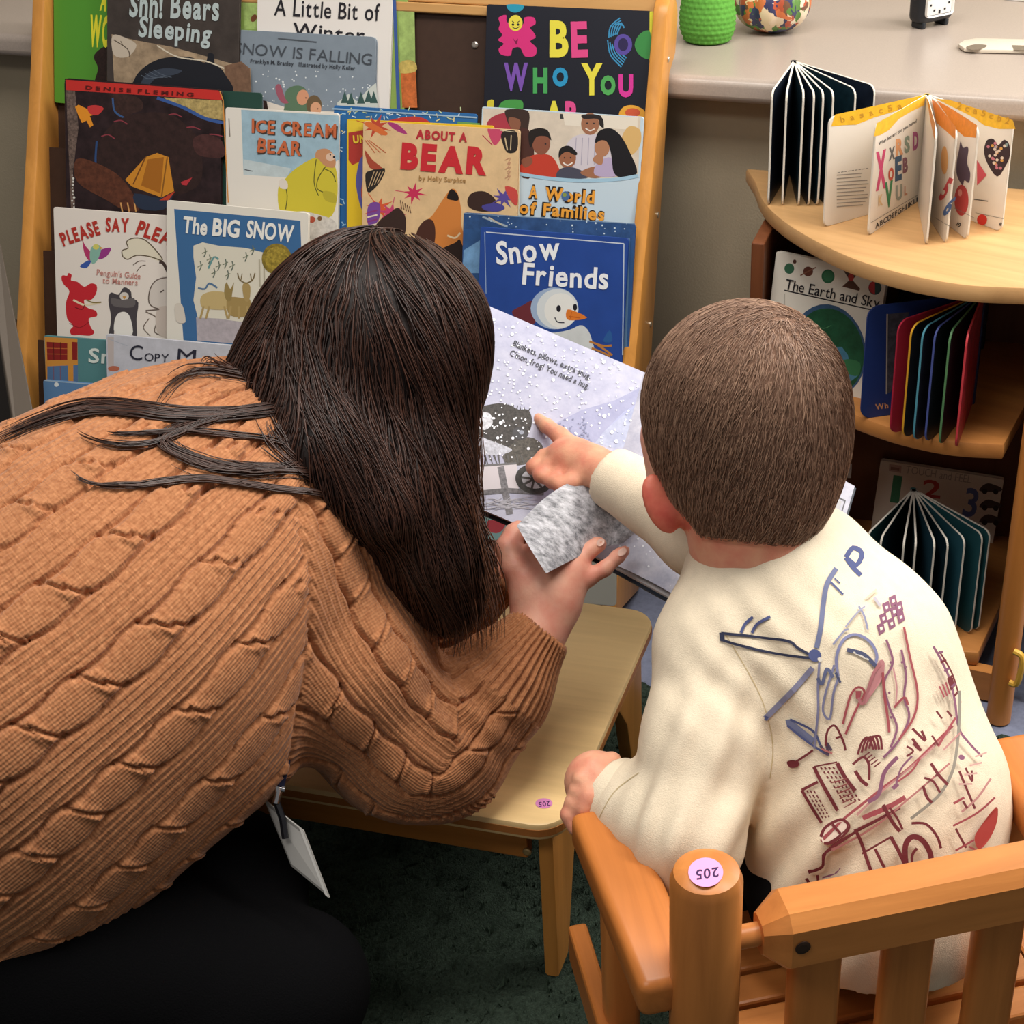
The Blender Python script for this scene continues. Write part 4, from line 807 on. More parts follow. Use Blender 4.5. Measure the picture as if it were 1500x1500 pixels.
# ---------------------------------------------------------------- child's wooden armchair
CA = math.atan2(.116, .212); CE = V3(math.cos(CA), math.sin(CA), 0); CF = V3(-math.sin(CA), math.cos(CA), 0); CP = V3(-.181, .902, 0)
def cw(u, v, z): return CP+CE*u+CF*v+Z*z
RB = basis(CE, CF, Z)
pine = wood((198, 126, 64), 2, .20, .36, 6); pineh = wood((200, 130, 68), 0, .20, .36, 6, rot=-CA); pinea = wood((196, 120, 58), 0, .2, .36, 6, rot=-CA-math.pi/2)
WC = .365; DC = .185
t = thing('wooden_armchair', 'orange pine child armchair with slatted back, seen from behind at bottom right', 'chair', cw(WC/2, DC/2, 0))
for u in (0, WC):
    p = MB().lathe(cw(u, 0, .012), Z, [(.026, 0), (.029, .004), (.029, .475), (.026, .484), (.018, .488)], 40).build('back_post', pine, t, True)
    if u == 0:
        A = Art(lambda x, y, h: onz(x, y, .5006+h)).crop(800, 1050, 2.143); A.ell(501, 488, 55, 46, '#e4a0cc'); A.text('205', (541, 472), (470, 482), 30, '#3a1f50', .02, slant=.1); A.build('number_sticker', p)
    MB().box(cw(u-.030 if u == 0 else u, DC-.012, .192), (.034, .030, .355), R=RB, bev=.008, seg=3).build('front_post', pine, t, True)
    # armrest: a thick board falling slightly to the back
    dA = cw(u-.040 if u == 0 else u, DC+.012, .385)-cw(u-.028 if u == 0 else u, .01, .37); La = np.linalg.norm(dA); xa = unit(dA); za = unit(np.cross(CE, xa)); za = za if za[2] > 0 else -za
    MB().box((cw(u-.040 if u == 0 else u, DC+.012, .385)+cw(u-.028 if u == 0 else u, .0, .37))/2, (.056, La+.02, .040), R=basis(CE, xa, za), bev=.009, seg=3).build('armrest', pinea, t, True)
    MB().box(cw(u-.046 if u == 0 else u+.026, .135, .142), (.020, .33, .050), R=RB, bev=.004).build('side_rail', pinea, t)
# back rail: six-sided bar with bevelled ends, bolt holes
rz = .418; hh, dd, b = .030, .026, .011
prof = [(-dd+b, -hh), (dd-b, -hh), (dd, -hh+b), (dd, hh-b), (dd-b, hh), (-dd+b, hh), (-dd, hh-b), (-dd, -hh+b)]
u0, u1 = .045, WC-.036; V = []; 
for u, k in ((u0, .52), (u0+.020, 1), (u1-.020, 1), (u1, .52)): V += [cw(u, a*k, rz+z*k) for a, z in prof]
Fc = [[r*8+i, r*8+(i+1) % 8, r*8+8+(i+1) % 8, r*8+8+i] for r in range(3) for i in range(8)]+[list(range(8))[::-1], [24+i for i in range(8)]]
rail = mesh('back_rail', V, Fc, pineh, t)
MB().lathe(cw(0, 0, rz), CE, [(.010, .02), (.010, WC-.02)], 16).build('rail_dowel', pineh, t, True)
MB().lathe(onpl(1176, 1388, cw(.1, -dd-.0006, rz), -CF), -CF, [(.0065, 0), (.0065, .0008), (.004, .0012)], 18).build('bolt_hole', mat((52, 34, 24), .6), rail)
for u in (.098, .182, .266): MB().box(cw(u, .006, .205), (.046, .022, .375), R=RB, bev=.009, seg=3).build('back_slat', pine, t, True)
for k in range(5): MB().box(cw(WC/2, .025+.040*k, .232), (WC-.05, .034, .016), R=RB, bev=.003).build('seat_slat', pineh, t)
for v in (.0, DC): MB().box(cw(WC/2, v, .205), (WC-.05, .022, .034), R=RB, bev=.003).build('seat_rail', pineh, t)
# ---------------------------------------------------------------- bodies: smooth unions of tapering limbs, meshed as one skin
class Sdf:
    def __init__(s, k=.02): s.p = []; s.k = k; s.clips = []
    def cone(s, a, b, ra, rb, k=None, flat=None, clip=None):
        a, b = np.asarray(a, float), np.asarray(b, float)
        s.p.append(('c', a, b, ra, rb, s.k if k is None else k, flat, clip)); return s
    def chain(s, pts, k=None, flat=None):
        """pts: (px, py, depth, radius)"""
        Q = [at(*q[:3]) for q in pts]
        if len(Q) == 1: s.cone(Q[0], Q[0]+1e-4, pts[0][3], pts[0][3], k, flat)
        for i in range(len(Q)-1): s.cone(Q[i], Q[i+1], pts[i][3], pts[i+1][3], k, flat)
        return s
    def ell(s, c, r, R=None, k=None):
        s.p.append(('e', np.asarray(c, float), np.asarray(r, float), np.eye(3) if R is None else np.asarray(R, float), None, s.k if k is None else k, None, None)); return s
    def one(s, q, P):
        if q[0] == 'e':
            L = (P-q[1])@q[3]; k0 = np.linalg.norm(L/q[2], axis=1); k1 = np.linalg.norm(L/q[2]**2, axis=1)+1e-9
            return k0*(k0-1)/k1
        _, a, b, r1, r2, k, flat, clip = q; sc = 1
        if flat is not None:
            n, f = flat; n = unit(n); m = (a+b)/2
            tr = lambda X_: X_+np.outer((X_-m)@n, n)*(f-1)
            P0 = P; P = tr(P); a, b = tr(a[None])[0], tr(b[None])[0]; sc = f
        ba = b-a; l2 = ba@ba; rr = r1-r2; a2 = l2-rr*rr; il2 = 1/l2; pa = P-a; y = pa@ba; z = y-l2
        v = pa*l2-np.outer(y, ba); x2 = np.einsum('ij,ij->i', v, v); y2 = y*y*l2; z2 = z*z*l2; kk = np.sign(rr)*rr*rr*x2
        d = (np.sqrt(x2*a2*il2)+y*rr)*il2-r1
        d = np.where(np.sign(y)*a2*y2 < kk, np.sqrt(x2+y2)*il2-r1, d); d = np.where(np.sign(z)*a2*z2 > kk, np.sqrt(x2+z2)*il2-r2, d)
        d = d/sc
        if clip is not None: d = np.maximum(d, ((P0 if flat is not None else P)-clip[0])@unit(clip[1]))
        return d
    def __call__(s, P, sel=None):
        d = None
        for q in (s.p if sel is None else [s.p[i] for i in sel]):
            e = self_d = s.one(q, P); k = q[5]
            if d is None: d = e
            elif k > 0:
                h = np.maximum(k-np.abs(d-e), 0)/k; d = np.minimum(d, e)-h*h*k*.25
            else: d = np.minimum(d, e)
        for c, n in s.clips: d = np.maximum(d, (P-c)@unit(n))
        return d
    def bounds(s):
        lo, hi = np.full(3, 9.), np.full(3, -9.)
        for q in s.p:
            if q[0] == 'e': r = q[2].max(); lo = np.minimum(lo, q[1]-r); hi = np.maximum(hi, q[1]+r)
            else:
                r = max(q[3], q[4])
                for c in (q[1], q[2]): lo = np.minimum(lo, c-r); hi = np.maximum(hi, c+r)
        return lo-.02, hi+.02
    def mesh(s, h, B=16, smooth=2):
        lo, hi = s.bounds(); bs = B*h; nb = np.ceil((hi-lo)/bs).astype(int)
        I = np.stack(np.meshgrid(*[np.arange(n) for n in nb], indexing='ij'), -1).reshape(-1, 3); C = lo+(I+.5)*bs; hd = bs*math.sqrt(3)/2
        D = np.stack([s.one(q, C) for q in s.p], 1); dm = D.min(1)
        act = np.abs(dm) < hd*1.25+.012+max(q[5] for q in s.p)*.3
        g = np.arange(B+1); G = np.stack(np.meshgrid(g, g, g, indexing='ij'), -1).reshape(-1, 3); NY, NZ = (nb[1]+2)*B+3, (nb[2]+2)*B+3
        key = lambda c: (c[:, 0]*NY+c[:, 1])*NZ+c[:, 2]
        KS, VS, QS = [], [], []
        kmax = max(q[5] for q in s.p)
        for i in np.nonzero(act)[0]:
            sel = np.nonzero(D[i] < dm[i]+2.6*hd+kmax)[0]; base = I[i]*B
            P = lo+(base+G)*h; d = s(P, sel).reshape(B+1, B+1, B+1)
            ins = d < 0
            if ins.all() or not ins.any(): continue
            cnt = sum(ins[a:B+a, b:B+b, c:B+c].astype(np.int8) for a in (0, 1) for b in (0, 1) for c in (0, 1)); cells = np.argwhere((cnt > 0) & (cnt < 8))
            acc = np.zeros((len(cells), 3)); num = np.zeros(len(cells))
            for a0 in range(3):
                for u in (0, 1):
                    for v in (0, 1):
                        o0 = np.zeros(3, int); o0[(a0+1) % 3] = u; o0[(a0+2) % 3] = v; o1 = o0.copy(); o1[a0] = 1
                        c0 = cells+o0; c1 = cells+o1; d0 = d[c0[:, 0], c0[:, 1], c0[:, 2]]; d1 = d[c1[:, 0], c1[:, 1], c1[:, 2]]; m = (d0 < 0) != (d1 < 0)
                        t = np.where(m, d0/(d0-d1+1e-12), 0); pt = o0+np.outer(t, np.eye(3)[a0]); acc[m] += pt[m]; num += m
            KS.append(key(base+cells)); VS.append(lo+(base+cells+acc/num[:, None])*h)
            for a0 in range(3):
                b0, c0 = (a0+1) % 3, (a0+2) % 3; sl0 = [slice(0, B)]*3; sl1 = [slice(0, B)]*3; sl1[a0] = slice(1, B+1)
                x0, x1 = ins[tuple(sl0)], ins[tuple(sl1)]; e = np.argwhere(x0 != x1)
                if not len(e): continue
                fl = x0[e[:, 0], e[:, 1], e[:, 2]]; eb = np.eye(3, dtype=int)[b0]; ec = np.eye(3, dtype=int)[c0]; E0 = base+e
                q = np.stack([key(E0-eb-ec+1*0), key(E0-ec), key(E0), key(E0-eb)], 1); q[~fl] = q[~fl][:, ::-1]; QS.append(q)
        K = np.concatenate(KS); V = np.concatenate(VS); Q = np.concatenate(QS); o = np.argsort(K); Ks = K[o]; V = V[o]
        idx = np.searchsorted(Ks, Q); idx = np.clip(idx, 0, len(Ks)-1); ok = (Ks[idx] == Q).all(1); Fq = idx[ok]
        return relax(V, Fq, smooth), Fq
def relax(V, Fq, n):
    e = np.concatenate([Fq[:, [0, 1]], Fq[:, [1, 2]], Fq[:, [2, 3]], Fq[:, [3, 0]]]); e = np.concatenate([e, e[:, ::-1]])
    cnt = np.bincount(e[:, 0], minlength=len(V))[:, None]+1e-9
    for _ in range(n):
        for lam in (.5, -.45):
            S = np.stack([np.bincount(e[:, 0], V[e[:, 1], k], len(V)) for k in range(3)], 1)/cnt; V = V+lam*(S-V)
    return V
def vnormals(V, Fq):
    n = np.cross(V[Fq[:, 2]]-V[Fq[:, 0]], V[Fq[:, 3]]-V[Fq[:, 1]]); N = np.zeros_like(V)
    for k in range(4):
        for c in range(3): N[:, c] += np.bincount(Fq[:, k], n[:, c], len(V))
    return N/(np.linalg.norm(N, axis=1)[:, None]+1e-12)
def bvh_of(V, Fq): return BVHTree.FromPolygons([Vector(v) for v in V], [list(map(int, f)) for f in Fq])
def bvh_surf(bv, zdef=1.6):
    E0 = Vector(EYE)
    def f(x, y, h):
        r = unit(ray(x, y)); hit = bv.ray_cast(E0, Vector(r))
        if hit[0] is None:
            near = bv.find_nearest(Vector(at(x, y, zdef))); return np.array(near[0])+np.array(near[1])*h
        n = np.array(hit[1]); n = n if n@r < 0 else -n; return np.array(hit[0])+n*h
    return f
def strands(name, paths, rad, m, parent, sides=3):
    """many hairs in one mesh: each a thin tapering prism along its path"""
    VV, FF = [], []; base = 0
    for P, r in zip(paths, rad):
        P = np.asarray(P); n = len(P); d = np.gradient(P, axis=0); d /= np.linalg.norm(d, axis=1)[:, None]+1e-12
        t = np.cross(d, [.3, .5, .81]); t /= np.linalg.norm(t, axis=1)[:, None]+1e-12; q = np.cross(d, t)
        rr = r*np.minimum(1, np.linspace(2.6, .25, n))[:, None]
        rows = [P+(t*math.cos(2*math.pi*k/sides)+q*math.sin(2*math.pi*k/sides))*rr for k in range(sides)]
        VV.append(np.stack(rows, 1).reshape(-1, 3)); i = np.arange(n-1)[:, None]*sides; k = np.arange(sides)[None]; k2 = (k+1) % sides
        FF.append((np.stack([i+k, i+k2, i+sides+k2, i+sides+k], -1).reshape(-1, 4)+base)); base += n*sides
    return mesh(name, np.concatenate(VV), np.concatenate(FF), m, parent, smooth=True)
def hair_mat(c0, c1, rough=.42):
    m = bpy.data.materials.new('hair_%d' % len(MATS)); MATS[m.name] = m; m.use_nodes = True; nt = m.node_tree; b = nt.nodes['Principled BSDF']
    b.inputs['Roughness'].default_value = rough; b.inputs['Specular IOR Level'].default_value = .45
    g = nt.nodes.new('ShaderNodeNewGeometry'); r = nt.nodes.new('ShaderNodeValToRGB'); r.color_ramp.elements[0].color = (*rgb(c0), 1); r.color_ramp.elements[1].color = (*rgb(c1), 1)
    nt.links.new(g.outputs['Random Per Island'], r.inputs['Fac']); nt.links.new(r.outputs['Color'], b.inputs['Base Color']); return m
def skin_mat(c, red):
    m = bpy.data.materials.new('skin_%d' % len(MATS)); MATS[m.name] = m; m.use_nodes = True; nt = m.node_tree; b = nt.nodes['Principled BSDF']
    b.inputs['Roughness'].default_value = .48; b.inputs['Specular IOR Level'].default_value = .35; b.inputs['Subsurface Weight'].default_value = .15
    b.inputs['Subsurface Radius'].default_value = (.010, .004, .002); b.inputs['Subsurface Scale'].default_value = .6
    tc = nt.nodes.new('ShaderNodeTexCoord'); n = nt.nodes.new('ShaderNodeTexNoise'); n.inputs['Scale'].default_value = 45; n.inputs['Detail'].default_value = 5
    r = nt.nodes.new('ShaderNodeValToRGB'); r.color_ramp.elements[0].position = .35; r.color_ramp.elements[1].position = .7; r.color_ramp.elements[0].color = (*rgb(c), 1); r.color_ramp.elements[1].color = (*rgb(red), 1)
    nt.links.new(tc.outputs['Object'], n.inputs['Vector']); nt.links.new(n.outputs['Fac'], r.inputs['Fac']); nt.links.new(r.outputs['Color'], b.inputs['Base Color'])
    n2 = nt.nodes.new('ShaderNodeTexNoise'); n2.inputs['Scale'].default_value = 320; u = nt.nodes.new('ShaderNodeBump'); u.inputs['Strength'].default_value = .25; u.inputs['Distance'].default_value = .001
    nt.links.new(tc.outputs['Object'], n2.inputs['Vector']); nt.links.new(n2.outputs['Fac'], u.inputs['Height']); nt.links.new(u.outputs['Normal'], b.inputs['Normal']); return m
def flow_strands(V, Fq, bv, n, step, nst, field, pick, lift, jitter, rad):
    """hairs that follow a direction field over a surface"""
    A_ = V[Fq[:, 0]]; ar = np.linalg.norm(np.cross(V[Fq[:, 2]]-A_, V[Fq[:, 3]]-V[Fq[:, 1]]), axis=1); ok = pick(V[Fq].mean(1)); ar = ar*ok
    f = rng.choice(len(Fq), n, p=ar/ar.sum()); wgt = rng.dirichlet((1, 1, 1, 1), n); P0 = np.einsum('ij,ijk->ik', wgt, V[Fq[f]]); out, rr = [], []
    for i in range(n):
        p = P0[i]; path = []; l0 = lift*rng.uniform(.1, 1); jt = rng.normal(0, jitter, 3); k = max(3, int(nst*rng.uniform(.5, 1)))
        for q in range(k):
            co, no, _, _ = bv.find_nearest(Vector(p)); nn = np.array(no); pos = np.array(co); path.append(pos+nn*l0)
            d = field(pos, nn)+jt+rng.normal(0, jitter*.35, 3); d = d-nn*(d@nn); d /= np.linalg.norm(d)+1e-9; p = pos+nn*l0+d*step
        out.append(np.array(path)); rr.append(rad*rng.uniform(.6, 1.25))
    return out, rr
# ---------------------------------------------------------------- the woman
wroot = thing('person', 'woman with long dark hair in a tan cable knit sweater leaning over the table', 'person', (-.80, 1.0, 0))
skin_w = skin_mat((230, 174, 150), (220, 146, 126))
PXM = lambda z: z/F
b = Sdf(.03)
b.ell(at(556, 505, 1.60), (.078, .098, .098), basis(unit(RT*.9+UP*.2), unit(FW), unit(np.cross(unit(RT*.9+UP*.2), unit(FW)))), k=.02)
b.chain([(610, 560, 1.64, .058), (640, 610, 1.66, .045)]); b.ell(at(655, 560, 1.66), (.014, .014, .018), k=.015)     # face, chin and nose under the hair
b.chain([(640, 590, 1.62, .012), (655, 592, 1.63, .008)], k=.01)
b.chain([(520, 560, 1.61, .055), (430, 640, 1.60, .060), (380, 700, 1.60, .09)])
b.chain([(380, 700, 1.60, .095), (290, 790, 1.57, .135), (170, 900, 1.53, .16), (20, 1020, 1.51, .17), (-150, 1180, 1.50, .17)], k=.06)
b.chain([(430, 790, 1.56, .06), (500, 960, 1.59, .052), (645, 1095, 1.65, .042), (720, 1010, 1.66, .037), (788, 930, 1.672, .0255)], k=.02)
b.chain([(330, 650, 1.72, .055), (520, 830, 1.80, .045), (640, 890, 1.80, .038), (735, 830, 1.775, .024)], k=.02)
b.chain([(-130, 1310, 1.53, .15), (60, 1400, 1.51, .09), (420, 1450, 1.56, .050), (150, 1580, 1.52, .045), (20, 1590, 1.48, .04)], k=.03)
b.chain([(-130, 1260, 1.60, .12), (330, 1300, 1.64, .055), (60, 1450, 1.62, .045)], k=.03)
vd = unit(ray(820, 860))
# right hand: palm, thumb and four fingers of unequal length
b.chain([(788, 930, 1.672, .0265), (800, 880, 1.680, .034), (812, 846, 1.688, .033)], k=.014, flat=(vd, 1.55))
b.chain([(835, 838, 1.690, .020), (808, 815, 1.695, .021), (785, 822, 1.697, .018)], k=.014, flat=(vd, 1.4))
def finger(pts, k=.0045): b.chain(pts, k=k)
finger([(840, 850, 1.688, .0095), (862, 846, 1.689, .0092), (886, 833, 1.690, .0082), (905, 815, 1.692, .0074), (915, 807, 1.693, .0062)])
finger([(830, 836, 1.692, .0105), (848, 822, 1.694, .0096), (864, 806, 1.696, .0088), (875, 798, 1.699, .0080), (880, 797, 1.702, .0066)])
finger([(814, 822, 1.697, .0105), (828, 792, 1.712, .0096), (842, 772, 1.728, .0086), (850, 762, 1.738, .0072)])
finger([(790, 822, 1.698, .0105), (800, 785, 1.715, .0096), (815, 765, 1.730, .0084), (822, 756, 1.738, .0070)])
finger([(775, 872, 1.680, .0150), (752, 832, 1.682, .0120), (742, 802, 1.690, .0105), (752, 782, 1.700, .0090), (760, 772, 1.706, .0075)], k=.010)
# left hand under the book
b.chain([(735, 830, 1.775, .024), (768, 808, 1.785, .030)], k=.014, flat=(vd, 1.5))
for i, (x, y) in enumerate([(830, 790), (838, 806), (838, 822), (828, 838)]): finger([(780, 796+i*7, 1.788, .0095), (806, 793+i*11, 1.800, .0088), (x, y, 1.797, .0070)])
finger([(755, 800, 1.782, .012), (760, 775, 1.775, .010), (772, 758, 1.768, .0085)], k=.008)
V, Fq = b.mesh(.0030)
def out(V, Fq):
    n = np.cross(V[Fq[:, 2]]-V[Fq[:, 0]], V[Fq[:, 3]]-V[Fq[:, 1]]); c = V[Fq].mean(1)-V.mean(0); return Fq if np.einsum('ij,ij->', n, c) > 0 else Fq[:, ::-1]
Fq = out(V, Fq)
wbody = mesh('body', V, Fq, skin_w, wroot, smooth=True); BV_W = bvh_of(V, Fq)
nm = mat((238, 200, 186), .25, .5)
for (x, y, z, ax, ay) in ((911, 809, 1.690, 7, 4.5), (879, 795, 1.694, 6, 4.5)):
    A = Art(bvh_surf(BV_W, z), .0011); A.ell(x, y, ax, ay, nm, -40); A.build('fingernail', wbody)

# sweater: torso and two sleeves, with knitted cables that stand out of the surface
TOR = [(-170, 1185, 1.50, .215), (20, 1020, 1.50, .213), (170, 905, 1.52, .192), (288, 795, 1.56, .160), (378, 705, 1.60, .105), (432, 640, 1.62, .070)]
SLV = [(415, 812, 1.555, .098), (488, 965, 1.580, .090), (590, 1080, 1.632, .078), (642, 1098, 1.647, .068), (722, 1014, 1.662, .054), (778, 942, 1.672, .0375)]
SLL = [(325, 662, 1.70, .080), (520, 830, 1.80, .066), (640, 890, 1.80, .056), (728, 836, 1.778, .036)]
wr = at(800, 917, 1.672); wd_ = unit(at(788, 930, 1.672)-at(722, 1014, 1.662)); wl = at(737, 829, 1.776); wld = unit(at(728, 836, 1.778)-at(640, 890, 1.80))
s = Sdf(.05); s.chain(TOR, k=.06); s.cone(at(295, 1045, 1.525), at(335, 1030, 1.535), .095, .08, k=.05); s.cone(at(-40, 1190, 1.50), at(110, 1150, 1.47), .13, .10, k=.06)
n_t = len(s.p)
def sleeve(ch, end, nrm):
    Q = [at(*q[:3]) for q in ch]
    for i in range(len(Q)-1): s.cone(Q[i], Q[i+1], ch[i][3], ch[i+1][3], k=.028, clip=(end, nrm) if i == len(Q)-2 else None)
sleeve(SLV, wr-wd_*.006, wd_); n_r = len(s.p); sleeve(SLL, wl, wld)
V, Fq = s.mesh(.0018, smooth=2); Fq = out(V, Fq); N = vnormals(V, Fq)
def chain_uv(V, ch, ref, rad):
    """distance along a limb and angle round it, for every vertex"""
    C_ = np.array([at(*q[:3]) for q in ch]); M = smoothloop(np.c_[C_, [q[3] for q in ch]], 14, False); Q = M[:, :3]; T = np.gradient(Q, axis=0); T /= np.linalg.norm(T, axis=1)[:, None]
    S = np.r_[0, np.cumsum(np.linalg.norm(np.diff(Q, axis=0), axis=1))]; best = np.full(len(V), 9.); I = np.zeros(len(V), int)
    for i in range(len(Q)):
        d = np.linalg.norm(V-Q[i], axis=1)-.6*M[i, 3]; m = d < best; best[m] = d[m]; I[m] = i
    t = np.einsum('ij,ij->i', V-Q[I], T[I]); st = S[1]-S[0]; t = np.where((I > 0) & (I < len(Q)-1), np.clip(t, -.03, .03), t); W = S[I]+t
    k = np.clip(np.interp(W, S, np.arange(len(S))), 0, len(S)-1); k0 = np.minimum(k.astype(int), len(S)-2); fr = (k-k0)[:, None]
    c = Q[k0]*(1-fr)+Q[k0+1]*fr; ax = T[k0]*(1-fr)+T[k0+1]*fr; ax /= np.linalg.norm(ax, axis=1)[:, None]; R_ = (M[k0, 3]*(1-fr[:, 0])+M[k0+1, 3]*fr[:, 0])
    e1 = ref-ax*(ax@ref)[:, None]; e1 /= np.linalg.norm(e1, axis=1)[:, None]; e2 = np.cross(ax, e1); r = V-c
    return np.arctan2(np.einsum('ij,ij->i', r, e2), np.einsum('ij,ij->i', r, e1))*rad, W, np.linalg.norm(r, axis=1)-R_
ref = -unit(ray(400, 800))
ut, vt, dt = chain_uv(V, TOR, ref, .170); ur, vr, dr = chain_uv(V, SLV, ref, .078); ul, vl, dl = chain_uv(V, SLL, ref, .07)
lenR = sum(np.linalg.norm(at(*SLV[i+1][:3])-at(*SLV[i][:3])) for i in range(len(SLV)-1))
isr = (dr < dt) & (dr <= dl); isl = (dl < dt) & (dl < dr)
U = np.where(isr, ur+.012, np.where(isl, ul, ut)); W = np.where(isr, vr, np.where(isl, vl, vt))
def cable(u, v):
    PER, CW, LEN = .064, .0150, .046
    c = np.floor(u/PER); x = u-(c+.5)*PER; ph = v/LEN+.37*c; f = ph-np.floor(ph)
    w = CW*(.88+.12*np.cos(2*np.pi*(f-.35)))                     # the cable pinches at each crossing
    inside = np.clip((w-np.abs(x))/.002, 0, 1); body = np.sqrt(np.clip(1-(x/(w*1.04))**2, 0, 1))
    g = np.clip((f-.50)/.50, 0, 1); gs = g*g*(3-2*g); gx = (gs*2-1)*w*1.05; near = np.exp(-((x-gx)/.0019)**2)*(g > .02)*(g < .98)
    bulge = np.exp(-((x-gx-.006)/.005)**2)*np.exp(-((f-.75)/.13)**2)+.7*np.exp(-((x-gx+.006)/.005)**2)*np.exp(-((f-.75)/.13)**2)
    h = inside*(body*.0026+bulge*.0026)-near*.0052
    groove = np.exp(-((np.abs(x)-w-.0012)/.0016)**2); h = h-groove*.0048
    rib = (1-inside)*np.cos(2*np.pi*x/.0056)*.0007
    return h+rib, np.clip(groove+near*.8, 0, 1), inside
h, gr, ins_ = cable(U, W)
cuff = (isr & (vr > lenR-.058)) | (isl & (vl > .30))
rad_h = np.cos(2*np.pi*np.where(isr, ur, ul)/.0125)
h = np.where(cuff, rad_h*.0020, h)
# elbow creases and soft folds
ec = at(668, 1040, 1.60); q = V-ec; dist = np.linalg.norm(q, axis=1)
ax = unit(at(760, 950, 1.66)-at(600, 1130, 1.62)); al = q@ax
h = h+np.where(isr, np.exp(-(dist/.055)**2)*np.sin(al/.0105*2)*.0040, 0)
h = h+np.where(~isr & ~isl, .004*np.sin(vt*34+ut*9)*np.sin(ut*19+1.3)*np.exp(-((vt-.12)/.16)**2), 0)
seam = np.exp(-((dr-dt)/.004)**2)*(~isl); h = h-seam*.003
V = V+N*h[:, None]
m = bpy.data.materials.new('tan_knit'); m.use_nodes = True; nt = m.node_tree; bs = nt.nodes['Principled BSDF']
bs.inputs['Roughness'].default_value = .9; bs.inputs['Specular IOR Level'].default_value = .12; bs.inputs['Sheen Weight'].default_value = .15
at1 = nt.nodes.new('ShaderNodeAttribute'); at1.attribute_name = 'knit'; sp = nt.nodes.new('ShaderNodeSeparateXYZ'); nt.links.new(at1.outputs['Vector'], sp.inputs[0])
def mth(op, a, b_=None, v=None):
    n = nt.nodes.new('ShaderNodeMath'); n.operation = op; nt.links.new(a, n.inputs[0])
    if b_ is not None: nt.links.new(b_, n.inputs[1])
    if v is not None: n.inputs[1].default_value = v
    return n.outputs[0]
w1 = mth('SINE', mth('MULTIPLY', sp.outputs[0], v=2*math.pi/.0026)); w2 = mth('SINE', mth('MULTIPLY', sp.outputs[1], v=2*math.pi/.0030)); hh_ = mth('ADD', w1, mth('MULTIPLY', w2, v=.35))
bp = nt.nodes.new('ShaderNodeBump'); bp.inputs['Strength'].default_value = .28; bp.inputs['Distance'].default_value = .0012; nt.links.new(hh_, bp.inputs['Height']); nt.links.new(bp.outputs['Normal'], bs.inputs['Normal'])
tc = nt.nodes.new('ShaderNodeTexCoord'); n1 = nt.nodes.new('ShaderNodeTexNoise'); n1.inputs['Scale'].default_value = 240; n1.inputs['Detail'].default_value = 4
rp = nt.nodes.new('ShaderNodeValToRGB'); rp.color_ramp.elements[0].position = .3; rp.color_ramp.elements[1].position = .7; rp.color_ramp.elements[0].color = (*rgb((156, 100, 65)), 1); rp.color_ramp.elements[1].color = (*rgb((190, 131, 90)), 1)
nt.links.new(tc.outputs['Object'], n1.inputs['Vector']); nt.links.new(n1.outputs['Fac'], rp.inputs['Fac']); nt.links.new(rp.outputs['Color'], bs.inputs['Base Color'])
sw = mesh('sweater', V, Fq, m, wroot, smooth=True); a_ = sw.data.attributes.new('knit', 'FLOAT_VECTOR', 'POINT'); a_.data.foreach_set('vector', np.stack([U, W, gr], 1).astype(np.float32).ravel())
BV_S = bvh_of(V, Fq)

# trousers
s = Sdf(.05); s.chain([(-150, 1330, 1.53, .185), (60, 1400, 1.51, .115), (420, 1450, 1.56, .072), (300, 1540, 1.54, .065), (60, 1580, 1.49, .06)], k=.04); s.chain([(-130, 1260, 1.62, .15), (330, 1300, 1.64, .075), (60, 1450, 1.62, .06)], k=.04)
V, Fq = s.mesh(.006, smooth=2); V[:, 2] = np.maximum(V[:, 2], .014); Fq = out(V, Fq)
mesh('trousers', V, Fq, mat((9, 9, 11), .9, .08, bump=.3, bscale=600), wroot, smooth=True)

# hair: a volume with many separate locks flowing over it
s = Sdf(.05)
s.ell(at(550, 500, 1.60), (.108, .118, .112), basis(RT, -FW, UP), k=.04)
s.chain([(480, 520, 1.585, .072), (446, 590, 1.555, .058), (480, 670, 1.515, .046), (560, 750, 1.500, .030)], k=.05)
s.chain([(440, 560, 1.57, .05), (385, 600, 1.56, .030), (350, 625, 1.545, .018)], k=.04)
s.chain([(570, 560, 1.580, .076), (592, 700, 1.565, .054), (632, 810, 1.565, .040), (660, 890, 1.575, .026)], k=.05)
s.chain([(622, 480, 1.60, .052), (612, 640, 1.60, .026), (636, 760, 1.60, .020)], k=.04)
V, Fq = s.mesh(.005, smooth=3); Fq = out(V, Fq)
hm = hair_mat((30, 17, 13), (74, 46, 35), .38)
hv = mesh('hair', V, Fq, mat((26, 16, 14), .55, .3), wroot, smooth=True); BV_H = bvh_of(V, Fq)
crown = at(590, 365, 1.60)
def fld(p, n):
    d = p-crown; rr = np.linalg.norm(d); return np.array([0, 0, -1.])*min(1, rr/.10+.15)+unit(d)*max(0, 1-rr/.16)+RT*(.10+.16*math.sin(p[2]*38+p[0]*60)+.10*math.sin(p[2]*90+p[0]*150+p[1]*80))
P, R = flow_strands(V, Fq, BV_H, 5200, .011, 22, fld, lambda c: np.ones(len(c)), .005, .10, .00085)
strands('hair_strands', P, R, hm, hv); P, R = [], []
